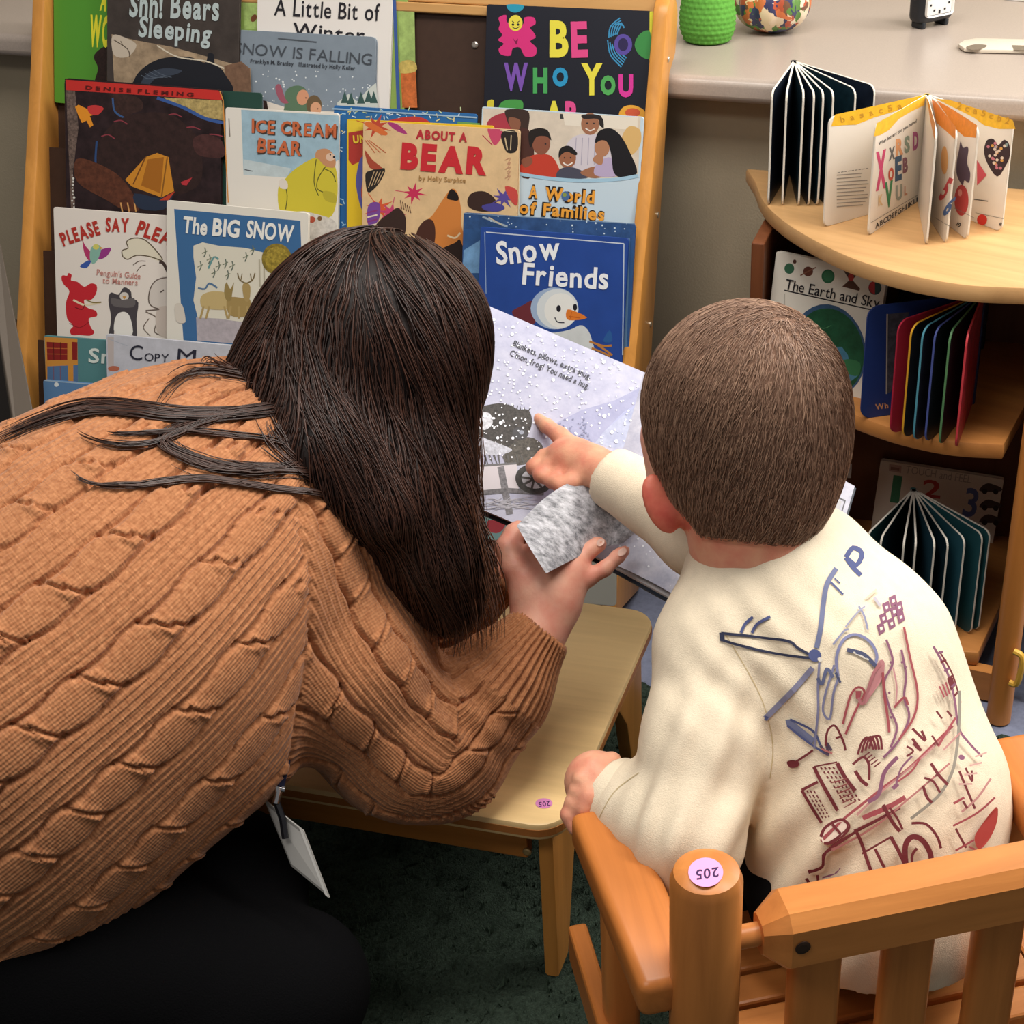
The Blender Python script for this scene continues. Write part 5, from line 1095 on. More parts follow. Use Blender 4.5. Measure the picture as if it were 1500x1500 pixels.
# loose hanging ends below the mass
for _ in range(520):
    x0 = rng.uniform(575, 700); z0 = 1.545+rng.uniform(-.02, .03); x1 = 612+(x0-575)*.92+rng.normal(0, 12); y1 = rng.uniform(865, 965)-abs(x1-672)*.35; ph = rng.uniform(0, 6); am = rng.uniform(2, 9)
    P.append([at(x0+(x1-x0)*t+am*math.sin(t*7+ph)*t+14*math.sin(t*3.2)*t, 740+(y1-740)*t, z0+.03*t) for t in np.linspace(0, 1, 14)]); R.append(.0008*rng.uniform(.6, 1.2))
for _ in range(70):
    x0 = rng.uniform(655, 700); P.append([at(x0+rng.uniform(4, 22)*t+6*math.sin(t*5+x0), 590+(rng.uniform(700, 850)-590)*t, 1.585) for t in np.linspace(0, 1, 8)]); R.append(.0005)
strands('hair_ends', P, R, hair_mat((52, 30, 21), (108, 68, 46), .4), hv)
# wisps lying across the back of the sweater
P, R = [], []; sf = bvh_surf(BV_S, 1.5)
WS = [([(440, 590), (400, 603), (330, 612), (270, 612), (215, 606), (160, 598), (110, 602), (60, 620), (10, 640), (-30, 660)], 90, 11, .5),
      ([(500, 735), (470, 722), (420, 720), (365, 712), (310, 702), (260, 703), (205, 713), (150, 714), (118, 706), (102, 690)], 60, 5, .3),
      ([(470, 650), (420, 690), (370, 692), (320, 684), (275, 672), (240, 655), (233, 640), (260, 625), (320, 612), (400, 600)], 42, 6, .8),
      ([(430, 600), (370, 604), (318, 612), (270, 632), (235, 648), (200, 655), (160, 654), (130, 645), (105, 630)], 26, 4, .3),
      ([(480, 700), (440, 690), (390, 690), (330, 690), (280, 680), (250, 660), (240, 650)], 36, 8, .6),
      ([(470, 670), (425, 655), (370, 640), (320, 640), (280, 630), (230, 636), (165, 640), (158, 634)], 24, 6, .5),
      ([(430, 570), (380, 560), (330, 548), (290, 545), (262, 555), (240, 580), (228, 605)], 22, 6, .8),
      ([(440, 560), (390, 548), (345, 545), (322, 540), (310, 526), (300, 532), (296, 542)], 14, 5, .7),
      ([(500, 720), (450, 690), (420, 660), (400, 630), (410, 600)], 40, 14, 1.0)]
for pts, n, sprd, endw in WS:
    C_ = smoothloop(pts, 5, False)
    for _ in range(n):
        o_ = rng.normal(0, sprd, 2)*1.0; ph = rng.uniform(0, 6.3); t = np.linspace(0, 1, len(C_)); wd2 = (.35+endw*t)*(1-.55*t if endw < .6 else 1)
        hh2 = .002+.004*rng.random(); k = int(len(C_)*rng.uniform(.72, 1)); X = C_+np.outer(wd2, o_)+np.c_[np.sin(t*3+ph), np.cos(t*2.4+ph)]*.8
        w7 = np.array([sf(x, y, hh2) for x, y in X[:k]]); w8 = np.r_[[w7[0]]*4, w7, [w7[-1]]*4]; w7 = np.stack([np.convolve(w8[:, a], np.ones(9)/9, 'valid') for a in range(3)], 1)-FW*.001; P.append(w7); R.append(.0008*rng.uniform(.6, 1.2))
strands('hair_wisps', P, R, hm, hv)

# identity badge on its lanyard, hanging in front of the table
zb = 1.50
t = thing('id_badge', 'white identity card in a clear holder hanging from a lanyard by the table', 'badge', at(435, 1260, zb), None)
q = [at(388, 1170, zb+.01), at(446, 1216, zb), at(484, 1314, zb), at(428, 1268, zb+.012)]
n_ = unit(np.cross(q[1]-q[0], q[3]-q[0])); n_ = n_ if n_@FW < 0 else -n_
MB().prism(q, n_, .002, .0005).build('holder', mat((150, 148, 144), .25, .5), t)
c_ = np.mean(q, 0); mesh('card', [c_+(p-c_)*.86+n_*.0024 for p in q], [[0, 1, 2, 3]], mat((196, 194, 190), .4), t)
mesh('white_edge', [q[1]+n_*.0026, q[2]+n_*.0026, q[2]+n_*.0026+(q[3]-q[2])*.10, q[1]+n_*.0026+(q[0]-q[1])*.10], [[0, 1, 2, 3]], mat((232, 230, 226), .4), t)
MB().tube([at(425, 1070, zb), at(416, 1120, zb-.002), at(408, 1150, zb-.002)], .006, 6).build('lanyard_strap', mat((22, 26, 52), .6), t)
m_ = MB(); m_.tube([at(404, 1146, zb-.003), at(408, 1160, zb-.004), at(404, 1176, zb-.004)], .0038, 10); m_.tube([at(396, 1152, zb-.003), at(418, 1156, zb-.003)], .003, 10); m_.build('metal_clip', mat((200, 200, 205), .2, .5, metal=1), t, True)
MB().tube([at(404, 1172, zb-.003), at(414, 1200, zb-.003), at(418, 1228, zb-.003)], .0035, 6).build('clip_strap', mat((20, 20, 26), .5), t)
# ---------------------------------------------------------------- the open picture book
broot = thing('open_book', 'large open picture book with a snowy scene held up by the woman', 'book', at(860, 800, 1.76))
gT, gB = at(943, 545, 1.86), at(870, 815, 1.735); lT = at(655, 422, 1.845); lB = lT+(gB-gT)+V3(0, 0, 0)
nL = unit(np.cross(gT-lT, gB-lT)); lB = onpl(596, 700, lT, nL); nL = nL if nL@FW < 0 else -nL
def snow_mat(c0, c1, scale, k):
    m = bpy.data.materials.new('snow_page_%d' % len(MATS)); MATS[m.name] = m; m.use_nodes = True; nt = m.node_tree; b = nt.nodes['Principled BSDF']; b.inputs['Roughness'].default_value = .45
    tc = nt.nodes.new('ShaderNodeTexCoord'); n = nt.nodes.new('ShaderNodeTexNoise'); n.inputs['Scale'].default_value = scale; n.inputs['Detail'].default_value = 8; n.inputs['Roughness'].default_value = .75
    r = nt.nodes.new('ShaderNodeValToRGB'); r.color_ramp.elements[0].position = .5-k; r.color_ramp.elements[1].position = .5+k; r.color_ramp.elements[0].color = (*rgb(c0), 1); r.color_ramp.elements[1].color = (*rgb(c1), 1)
    nt.links.new(tc.outputs['Object'], n.inputs['Vector']); nt.links.new(n.outputs['Fac'], r.inputs['Fac']); nt.links.new(r.outputs['Color'], b.inputs['Base Color']); return m
def sheet(fn, nu, nv, name, m, parent, th=.0002):
    """a curved leaf of paper, both faces and its edges"""
    G = np.array([[fn(u, v) for v in np.linspace(0, 1, nv)] for u in np.linspace(0, 1, nu)]); du = np.gradient(G, axis=0); dv = np.gradient(G, axis=1); n = np.cross(du, dv); n /= np.linalg.norm(n, axis=2)[..., None]
    V = np.r_[G.reshape(-1, 3), (G+n*th).reshape(-1, 3)]; K = nu*nv; I = np.arange(K).reshape(nu, nv); q = np.stack([I[:-1, :-1], I[1:, :-1], I[1:, 1:], I[:-1, 1:]], -1).reshape(-1, 4)
    Fc = [list(f) for f in q[:, ::-1]]+[list(f+K) for f in q]; rim = list(I[:, 0])+list(I[-1, 1:])+list(I[-2::-1, -1])+list(I[0, -2:0:-1])
    for a, b_ in zip(rim, rim[1:]+rim[:1]): Fc.append([a, b_, b_+K, a+K])
    return mesh(name, V, Fc, m, parent, smooth=False), V, q
pw = mat((226, 226, 236), .45, .3)
lp = lambda u, v: (lT*(1-u)+gT*u)*(1-v)+(lB*(1-u)+gB*u)*v
pgL, VL, qL = sheet(lp, 12, 8, 'left_page', snow_mat((146, 148, 178), (188, 188, 206), 26, .22), broot)
rT, rB = at(1252, 712, 1.80), at(1172, 982, 1.70)
def rp_(u, v):
    p = (gT*(1-u)+rT*u)*(1-v)+(gB*(1-u)+rB*u)*v; return p+(-FW*.018+UP*.012)*math.sin(math.pi*min(1, u*1.15))*(1-u)
pgR, VR, qR = sheet(rp_, 24, 8, 'right_page', snow_mat((150, 153, 176), (200, 200, 212), 34, .2), broot)
cov = mat((34, 44, 60), .4, .4)
ctr = lambda a, c, k: c+(a-c)*k
for nm_, Q in (('back_cover', [lT, gT, gB, lB]), ('front_cover', [gT, rT, rB, gB])):
    c_ = np.mean(Q, 0); n_ = unit(np.cross(Q[1]-Q[0], Q[3]-Q[0])); n_ = n_ if n_@FW > 0 else -n_
    MB().prism([ctr(p, c_, 1.02)+n_*.006 for p in Q], n_, .0025, .0005).build(nm_, cov, broot)
    MB().prism([ctr(p, c_, .99)+n_*.0012 for p in Q], n_, .004).build('page_block', mat((222, 220, 224), .7), broot)
A = Art(plane_surf(lT, nL), .000008); A.layer = 16; A.crop(600, 400, 3)
A.poly([(1024, 560), (940, 610), (860, 690), (815, 745), (900, 770), (1010, 760)], snow_mat((128, 136, 172), (182, 187, 208), 50, .25))
A.line([(1024, 560), (930, 625), (840, 700)], 12, '#9da2c4', 4)
A.poly([(760, 600), (900, 560), (1020, 500), (1024, 560), (940, 610), (860, 690), (815, 745), (700, 720), (640, 660)], snow_mat((128, 131, 168), (162, 164, 194), 40, .3))
# a furry dark animal, wagon and wheel
fur = mat('#3c3836', .6, noise=.75, nscale=320)
A.poly([(270, 600), (320, 585), (390, 572), (440, 580), (480, 600), (520, 600), (538, 640), (530, 690), (500, 740), (440, 770), (380, 755), (330, 760), (265, 720)], fur, 3)
A.poly([(430, 770), (520, 720), (585, 760), (560, 820), (480, 845), (420, 830)], mat('#54504a', .6, noise=.7, nscale=320), 3)
A.poly([(270, 700), (340, 730), (420, 760), (450, 780), (380, 800), (270, 780)], mat('#b9bcc8', .5, noise=.4, nscale=240), 3)
A.poly([(300, 620), (350, 615), (365, 660), (330, 690), (290, 670)], mat('#c6c8d0', .5, noise=.4, nscale=300), 3)
A.ell(485, 705, 34, 26, '#2c2a30', 20); A.ell(492, 700, 11, 9, '#8a90a0')
for k in range(14): A.line([(300+k*17, 600-abs(k-7)*-1), (306+k*17+random.uniform(-8, 8), 572+abs(k-7)*3)], 7, '#34302e', taper=True)
for k in range(12): A.line([(270+k*20, 800), (282+k*20+random.uniform(-6, 6), 842)], 9, '#4c4a48', taper=True)
A.poly([(270, 850), (470, 836), (480, 950), (270, 960)], '#cdc6cc'); A.line([(270, 850), (470, 836)], 9, '#5e5c5e'); A.line([(400, 850), (440, 1060)], 30, mat('#77757a', .6, noise=.5, nscale=300)); A.line([(265, 970), (430, 955), (590, 965)], 22, mat('#6c6a6e', .6, noise=.5, nscale=300))
A.ell(548, 905, 84, 66, mat('#3a3836', .6, noise=.5, nscale=250), 8); A.ell(548, 905, 56, 42, '#b8b8c0', 8)
for k in range(8): a = k*math.pi/4+.2; A.line([(548, 905), (548+58*math.cos(a), 905+44*math.sin(a))], 10, '#4a4846')
A.ell(548, 905, 16, 12, '#3a3836')
for k in range(40): A.line([(270+random.uniform(0, 300), 980+random.uniform(0, 60)), (275+random.uniform(0, 300), 985+random.uniform(0, 60))], 2, '#b0aeb8')
pts = [(random.uniform(270, 1010), random.uniform(200, 820)) for _ in range(400)]; pts = [(x, y) for x, y in pts if y > 150+(x-330)*.42]
A.dots(pts, 4, '#e8eaf2'); A.dots([p for p in pts[::7]], 7, '#e2e4ee')
A.dots([(random.uniform(640, 800), random.uniform(640, 740)) for _ in range(60)], 4, '#7c80a0')
A.build('illustration', pgL)
B = Art(plane_surf(lT, nL), .000008); B.layer = 140; B.crop(600, 400, 3)
B.text('Blankets, pillows, extra snug.', (452, 318), (792, 466), 26, '#2a2a34', .012, gap=.07); B.text("C'mon, frog! You need a hug.", (438, 360), (786, 510), 26, '#2a2a34', .012, gap=.07)
B.build('story_text', pgL)
bvR = bvh_of(VR[len(VR)//2:], qR); sfR = bvh_surf(bvR, 1.75)
A = Art(sfR, .0001); A.layer = 4
A.poly([(945, 772), (958, 768), (972, 778), (960, 784), (948, 780)], '#34302e', 3); A.poly([(925, 760), (945, 765), (950, 776), (935, 772)], '#4a4644', 3)
A.dots([(random.uniform(900, 1030), random.uniform(700, 860)) for _ in range(80)], 1.3, '#eef0f6')
A.poly([(1196, 716), (1233, 735), (1224, 765), (1188, 745)], '#b4b4b8'); A.line([(1196, 712), (1238, 734), (1226, 772)], 2, '#55555a')
A.build('illustration', pgR)
# the leaf being turned
tp = smoothloop([at(757, 770, 1.662), at(800, 728, 1.690), at(845, 704, 1.706), at(890, 714, 1.722), at(950, 764, 1.738)], 8, False)
bt = smoothloop([at(800, 840, 1.636), at(838, 820, 1.670), at(868, 806, 1.700), at(892, 800, 1.715), at(912, 796, 1.730)], 8, False)
stroke = snow_mat((84, 86, 92), (214, 214, 222), 46, .15)
for n_i in list(stroke.node_tree.nodes):
    if n_i.type == 'TEX_NOISE':
        mp2 = stroke.node_tree.nodes.new('ShaderNodeMapping'); mp2.inputs['Rotation'].default_value = (0, 0, .75); mp2.inputs['Scale'].default_value = (1, 3.2, 2.4)
        tc2 = stroke.node_tree.nodes.new('ShaderNodeTexCoord'); stroke.node_tree.links.new(tc2.outputs['Object'], mp2.inputs['Vector']); stroke.node_tree.links.new(mp2.outputs['Vector'], n_i.inputs['Vector'])
pgT, VT, qT = sheet(lambda u, v: (lambda a, b_: a*(1-v)+b_*v+(-FW)*.006*math.sin(math.pi*v))(tp[int(round(u*(len(tp)-1)))], bt[int(round(u*(len(bt)-1)))]), 33, 10, 'turning_page', stroke, broot)
# ---------------------------------------------------------------- the boy
kroot = thing('person', 'small boy in a cream printed shirt sitting on the chair and pointing at the book', 'person', cw(WC/2, .10, 0))
skin_b = skin_mat((232, 172, 140), (222, 142, 118))
b = Sdf(.03)
hc = at(1093, 596, 1.45)
hx, hz = unit(RT*.97+UP*.08), None
hb = basis(RT, -FW, UP)
b.ell(hc, (.0915, .098, .092), hb, k=.02)
b.chain([(1104, 668, 1.45, .078), (1060, 705, 1.51, .050), (1035, 715, 1.55, .040)], k=.03)          # jaw and cheek turned to the book
b.chain([(1000, 690, 1.54, .034), (1005, 640, 1.54, .045)], k=.03)
b.chain([(985, 660, 1.60, .011), (990, 688, 1.605, .012)], k=.015)                                # nose
b.chain([(1100, 730, 1.45, .056), (1102, 810, 1.470, .050), (1128, 880, 1.49, .07)], k=.03)
EARC = at(968, 738, 1.440)
b.ell(EARC, (.0155, .009, .029), basis(unit(RT*.8+UP*.35+FW*.35), unit(-FW+RT*.4), unit(UP*.93-RT*.30)), k=.004)
b.chain([(985, 745, 1.445, .012), (1000, 740, 1.46, .020)], k=.01)
b.chain([(1150, 900, 1.49, .06), (1210, 1050, 1.49, .07), (1280, 1330, 1.475, .055)], k=.04)
b.chain([(1050, 940, 1.47, .040), (1012, 1200, 1.42, .032), (900, 1168, 1.455, .023), (872, 1150, 1.462, .026)], k=.02)
b.chain([(1180, 845, 1.53, .042), (1020, 775, 1.64, .030), (905, 702, 1.70, .0225), (868, 682, 1.722, .0215)], k=.02)
pv = unit(ray(830, 660))
# right hand: index finger points at the page, the others curl under
b.chain([(868, 684, 1.722, .0205), (842, 672, 1.736, .0205), (826, 668, 1.742, .0190)], k=.012, flat=(pv, 1.25))
F3 = lambda pts, k=.004: b.chain(pts, k=k)
F3([(838, 654, 1.742, .0112), (820, 638, 1.757, .0098), (801, 624, 1.780, .0084), (785, 611, 1.806, .0064)])
F3([(822, 662, 1.742, .0105), (798, 670, 1.750, .0095), (782, 684, 1.744, .0085), (800, 694, 1.734, .0078)])
F3([(826, 674, 1.734, .0105), (804, 684, 1.738, .0092), (792, 696, 1.732, .0082), (808, 704, 1.724, .0074)])
F3([(838, 684, 1.726, .0098), (818, 696, 1.728, .0084), (810, 706, 1.722, .0074), (822, 712, 1.716, .0066)])
F3([(856, 694, 1.714, .0120), (838, 706, 1.712, .0098), (824, 712, 1.712, .0084), (816, 706, 1.714, .0070)], .006)
# left hand closed over the end of the armrest
b.chain([(895, 1160, 1.456, .024), (872, 1142, 1.458, .0265)], k=.012)
for i in range(4):
    x, y = 888-i*8, 1112+i*17; F3([(x+8, y+4, 1.455, .0098), (x-20, y+10, 1.446, .0090), (x-36+i*2, y+30, 1.438, .0084), (x-30+i*3, y+50, 1.436, .0074)], .0022)
F3([(880, 1140, 1.440, .0115), (866, 1166, 1.432, .0098), (856, 1184, 1.430, .0082)], .006)
# legs
for u, dv in ((.14, .0), (.27, .0)):
    hp, kn, an = cw(u+.01, .14, .305), cw(u, .33, .315), cw(u-.01, .34, .065)
    b.cone(hp, kn, .040, .036); b.cone(kn, an, .034, .026); b.cone(an, cw(u-.01, .43, .035), .025, .020)
V, Fq = b.mesh(.0028); Fq = out(V, Fq)
ear_ = (np.linalg.norm(V[Fq].mean(1)-EARC, axis=1) < .036).astype(int)
kb = mesh('body', V, Fq, [skin_b, skin_mat((226, 128, 104), (206, 92, 78))], kroot, ear_, smooth=True); BV_B = bvh_of(V, Fq)

# shirt
s = Sdf(.035)
s.chain([(1118, 842, 1.485, .064), (1200, 975, 1.49, .098), (1270, 1190, 1.480, .106), (1286, 1316, 1.480, .115)], k=.05)
s.chain([(1182, 838, 1.52, .060), (1270, 960, 1.51, .070), (1330, 1150, 1.50, .090)], k=.05)
s.chain([(1118, 842, 1.485, .064), (1050, 945, 1.462, .054)], k=.04)
nsh = len(s.p)
SL = [(1050, 945, 1.462, .056), (1030, 1090, 1.43, .053), (1005, 1222, 1.405, .050), (945, 1195, 1.435, .040), (893, 1163, 1.458, .0315)]
Q = [at(*q[:3]) for q in SL]; we = at(884, 1158, 1.460); wn = unit(Q[-1]-Q[-2])
for i in range(4): s.cone(Q[i], Q[i+1], SL[i][3], SL[i+1][3], k=.022, clip=(we, wn) if i == 3 else None)
SR = [(1182, 838, 1.52, .058), (1030, 778, 1.635, .045), (905, 704, 1.70, .0345)]
Q = [at(*q[:3]) for q in SR]; we2 = at(893, 697, 1.706); wn2 = unit(Q[-1]-Q[-2])
for i in range(2): s.cone(Q[i], Q[i+1], SR[i][3], SR[i+1][3], k=.025, clip=(we2, wn2) if i == 1 else None)
nc = at(1102, 806, 1.47); nn_ = unit(at(1085, 760, 1.455)-at(1122, 860, 1.49))
s.clips = [(V3(0, 0, .288), V3(0, 0, -1))]
V, Fq = s.mesh(.0030, smooth=3); Fq = out(V, Fq)
# neck opening: drop the part of the shirt above the collar plane
ncap = ((V-nc)@nn_ > 0) & (np.linalg.norm(V-nc-nn_*((V-nc)@nn_)[:, None], axis=1) < .075) & (np.linalg.norm(V-nc, axis=1) < .10)
N = vnormals(V, Fq)
def fold(c, d, wl, amp, sig):
    q = V-c; return amp*np.sin((q@unit(d))*2*math.pi/wl+1.5*np.sin(q@unit(np.cross(d, FW))*30))*np.exp(-(np.linalg.norm(q, axis=1)/sig)**2)
h = fold(at(1010, 1215, 1.36), at(900, 1150, 1.45)-at(1010, 1215, 1.40), .030, .0026, .07)
h += fold(at(1110, 980, 1.40), at(1160, 960, 1.40)-at(1060, 1030, 1.40), .030, .0014, .07)
h += fold(at(1150, 1290, 1.39), at(1220, 1330, 1.4)-at(1130, 1240, 1.4), .040, .0040, .08)
h += fold(at(1150, 880, 1.42), at(1200, 880, 1.42)-at(1100, 930, 1.42), .034, .0003, .06)
h += fold(at(1040, 1090, 1.38), at(1080, 1100, 1.40)-at(1000, 1060, 1.40), .034, .0020, .08)
h += .0005*np.sin(V@np.array([61, 37, 23.]))*np.sin(V@np.array([-29, 47, 55.]))
V = V+N*h[:, None]
shirtm = mat((232, 217, 192), .85, .15, noise=.05, nscale=90, bump=.22, bscale=900)
sh = mesh('shirt', V, Fq, shirtm, kroot, smooth=True); BV_T = bvh_of(V, Fq)
# ribbed neckband and cuffs
def band_ring(name, c, n, rx, r, w_, m, parent, ref=RT):
    n = unit(n); e1 = unit(ref-n*(ref@n)); e2 = np.cross(n, e1); P = [c+e1*rx[0]*math.cos(a)+e2*rx[1]*math.sin(a) for a in np.linspace(0, 2*math.pi, 41)[:-1]]; VV, FF = [], []
    prof = [(-.5, 0), (-.3, 1), (.3, 1), (.5, 0)]; K = len(P)
    for hh_, o_ in prof:
        for p in P: VV.append(p+n*hh_*w_+unit(p-c)*(o_*r))
    for a in range(3):
        for i in range(K): FF.append([a*K+i, a*K+(i+1) % K, (a+1)*K+(i+1) % K, (a+1)*K+i])
    for i in range(K): FF.append([3*K+i, 3*K+(i+1) % K, (i+1) % K, i])
    return mesh(name, VV, FF, m, parent, smooth=True)
band_ring('neckband', at(1108, 822, 1.474), nn_, (.0605, .060), .006, .020, shirtm, sh)
band_ring('cuff', at(903, 1170, 1.453), wn, (.0345, .0345), .0035, .026, shirtm, sh)
# trousers and socks
s2 = Sdf(.03)
s2.cone(cw(.165, .115, .306), cw(.245, .115, .306), .070, .072)
for u in (.14, .27): s2.cone(cw(u+.01, .15, .308), cw(u, .33, .305), .062, .050); s2.cone(cw(u, .33, .315), cw(u-.01, .345, .085), .046, .040)
s2.clips = [(V3(0, 0, .245), V3(0, 0, -1))]
s2.clips = []
V2, F2 = s2.mesh(.005, smooth=2); V2[:, 2] = np.where((V2[:, 2] < .243) & (((V2-CP)@CF) < .26), .243, V2[:, 2]); F2 = out(V2, F2)
mesh('trousers', V2, F2, mat((11, 11, 14), .9, .12), kroot, smooth=True)
for u in (.13, .26):
    sd = Sdf(.02); sd.cone(cw(u, .345, .045), cw(u, .45, .036), .034, .026)
    V2, F2 = sd.mesh(.004); V2[:, 2] = np.maximum(V2[:, 2], .016); mesh('shoe', V2, out(V2, F2), mat((40, 42, 50), .6), kroot, smooth=True)

# print on the back of the shirt
A = Art(bvh_surf(BV_T, 1.42), .00004); A.rough = .8; A.layer = 8; A.crop(1000, 780, 2.728)
NV, GN, RD, MR, PR = '#4c5480', '#6e7494', '#6e2a30', '#9c4a50', '#84546c'
def L(P, w_, c, sm=5): A.line(P, w_*1.3, c, sm)
L([(652, 100), (680, 62), (716, 84), (694, 130), (655, 104)], 15, NV, 3); L([(652, 100), (680, 140), (712, 172)], 14, NV, 4)
for x, y in ((800, 345), (832, 365), (812, 300), (842, 318), (790, 385), (838, 275), (862, 300), (868, 340)): A.poly([(x-16, y-14), (x+10, y-26), (x+18, y+10), (x-6, y+26)], PR); A.poly([(x-4, y-4), (x+6, y-8), (x+8, y+4), (x-1, y+8)], '#ece2cc')
L([(612, 145), (575, 210), (560, 300), (550, 390), (535, 462)], 15, GN); L([(590, 200), (640, 250)], 6, NV, 2); L([(605, 185), (628, 206)], 4, NV, 2)
L([(155, 402), (300, 418), (420, 434), (460, 462), (510, 490)], 8, '#2c3048'); L([(158, 430), (300, 470), (430, 492), (508, 502)], 8, '#2c3048'); L([(156, 400), (160, 434)], 14, '#2c3048', 2)
L([(282, 338), (250, 365), (232, 402)], 9, NV); L([(350, 338), (300, 365), (276, 402)], 9, NV)
A.ell(528, 492, 26, 24, NV, 30); A.ell(548, 508, 10, 8, '#d8d0c4', 30)
L([(520, 540), (440, 632), (330, 742)], 17, '#82829c'); A.poly([(330, 730), (345, 735), (336, 750), (325, 748)], NV)
A.poly([(412, 748), (432, 744), (530, 822), (520, 842), (420, 775)], GN); L([(420, 770), (500, 835), (582, 888)], 7, NV); L([(432, 745), (520, 790), (552, 850)], 7, NV); L([(552, 850), (582, 888), (575, 840), (595, 870)], 8, '#5a4a60')
A.poly([(420, 915), (445, 908), (468, 918), (460, 935), (432, 938)], RD, 3); L([(450, 918), (500, 885), (522, 868)], 7, RD)
L([(620, 575), (614, 500), (640, 432), (690, 410), (745, 438), (772, 490), (764, 532)], 9, '#7e80a4'); L([(655, 470), (720, 488), (768, 535)], 12, '#4a4e6a'); L([(680, 480), (740, 510)], 5, '#cfc8be', 2)
L([(545, 520), (542, 610), (540, 720), (528, 862)], 7, '#7a7a98'); L([(605, 530), (572, 640), (560, 712), (588, 742), (602, 640), (622, 578)], 7, '#7a7a98'); L([(540, 580), (558, 605), (575, 545), (600, 580)], 10, '#5a6080'); L([(610, 560), (628, 600)], 8, '#4a4e6a', 2)
L([(640, 765), (668, 652), (700, 618), (724, 640), (694, 700), (650, 805)], 7, MR); A.poly([(688, 632), (712, 632), (706, 668), (690, 664)], MR); L([(700, 660), (720, 680), (760, 560), (800, 520)], 9, '#a86a6e')
A.poly([(770, 530), (800, 515), (795, 580), (750, 650), (725, 685)], '#b47a7c', 3)
L([(808, 430), (834, 520), (800, 600), (822, 700), (852, 780), (828, 860)], 7, PR); L([(868, 470), (886, 570), (880, 660), (900, 740), (858, 835), (800, 900)], 7, PR); L([(878, 380), (902, 500), (932, 640), (918, 740), (860, 830)], 7, MR)
L([(795, 560), (800, 640), (818, 760), (822, 800)], 8, MR); L([(835, 540), (850, 620), (845, 700)], 5, '#c08a8c'); L([(840, 700), (880, 660), (895, 690)], 7, MR)
for x, y in ((825, 520), (870, 520), (820, 640), (828, 740), (884, 540)): A.ell(x, y, 5, 5, PR)
L([(700, 300), (722, 340), (735, 392)], 6, '#8a8ca6'); L([(648, 382), (690, 330), (724, 300)], 5, '#9a9ab0'); L([(730, 270), (770, 235)], 7, '#c8bca8', 2); L([(600, 450), (640, 400), (660, 390)], 6, '#8a8ca6'); L([(760, 265), (785, 300)], 9, '#b0aab4', 2)
# buildings
L([(482, 1030), (520, 1095), (560, 1160)], 9, RD); L([(482, 1030), (545, 998)], 9, RD, 2); L([(528, 935), (570, 1020), (622, 1110)], 11, RD); L([(618, 922), (650, 980), (690, 1032)], 12, RD); L([(528, 935), (618, 918)], 5, RD, 2)
for i in range(5):
    for k in range(8): L([(556+i*16+k*12, 938+k*18), (562+i*16+k*12, 948+k*18)], 5, RD, 2)
for i in range(3):
    for k in range(7): L([(506+i*14+k*9, 1032+k*16), (512+i*14+k*9, 1042+k*16)], 4, RD, 2)
for k in range(6): L([(600+k*10, 1000+k*20), (655+k*8, 985+k*18)], 4, '#8a4a48', 2)
L([(690, 955), (712, 990), (738, 1012)], 11, RD); L([(680, 930), (720, 900), (742, 930), (742, 990)], 8, RD)
for k in range(4): L([(700+k*14, 890-k*8), (712+k*14, 840-k*6), (735+k*16, 820), (760+k*10, 870)], 7, RD)
for k in range(5): L([(720+k*10, 900+k*10), (745+k*10, 880+k*10)], 4, RD, 2)
L([(575, 850), (580, 790), (610, 770), (640, 830), (650, 870)], 7, RD); L([(612, 820), (635, 810)], 7, RD, 2); L([(560, 860), (600, 880)], 5, '#b06a68', 2)
# roads and traffic
L([(508, 1345), (560, 1320), (578, 1270), (700, 1185), (860, 1100)], 8, RD); L([(565, 1235), (650, 1150), (700, 1105), (800, 1020), (900, 940), (1060, 780)], 8, MR); L([(600, 1260), (760, 1170), (900, 1060), (1050, 930)], 6, '#b07470')
L([(700, 1130), (790, 1040), (880, 960), (960, 890), (1050, 800)], 6, '#b88480'); L([(720, 1140), (830, 1090), (880, 1060)], 14, MR); L([(740, 1080), (780, 1050), (800, 960), (850, 900)], 12, PR)
A.poly([(566, 1215), (585, 1180), (640, 1150), (665, 1165), (660, 1190), (600, 1235), (575, 1240)], '#e2cfc0', 3); L([(566, 1220), (585, 1180), (640, 1150), (668, 1168), (655, 1195), (600, 1235), (575, 1240)], 9, RD); L([(610, 1170), (640, 1205)], 8, RD, 2)
L([(690, 1180), (730, 1275), (768, 1400)], 10, RD); L([(770, 1262), (800, 1330), (832, 1380)], 9, RD); L([(720, 1280), (830, 1212)], 7, RD, 2); L([(760, 1400), (880, 1350)], 8, RD, 2); L([(796, 1090), (830, 1150), (862, 1192)], 11, RD); L([(828, 1212), (866, 1290), (902, 1372)], 11, RD); L([(820, 1100), (850, 1140), (872, 1185)], 7, RD); L([(700, 1180), (800, 1130)], 7, RD, 2)
L([(888, 1380), (880, 1262), (905, 1215), (945, 1225), (975, 1275), (980, 1330)], 16, RD); L([(915, 1370), (905, 1290), (925, 1255)], 8, RD); A.ell(942, 1345, 16, 24, RD, 20); A.ell(946, 1342, 7, 13, '#ece2cc', 20)
A.poly([(975, 1325), (1010, 1305), (1042, 1288), (1055, 1330), (1040, 1372), (985, 1375)], '#a43c36'); L([(905, 1160), (960, 1165), (1000, 1210), (1015, 1255)], 8, RD)
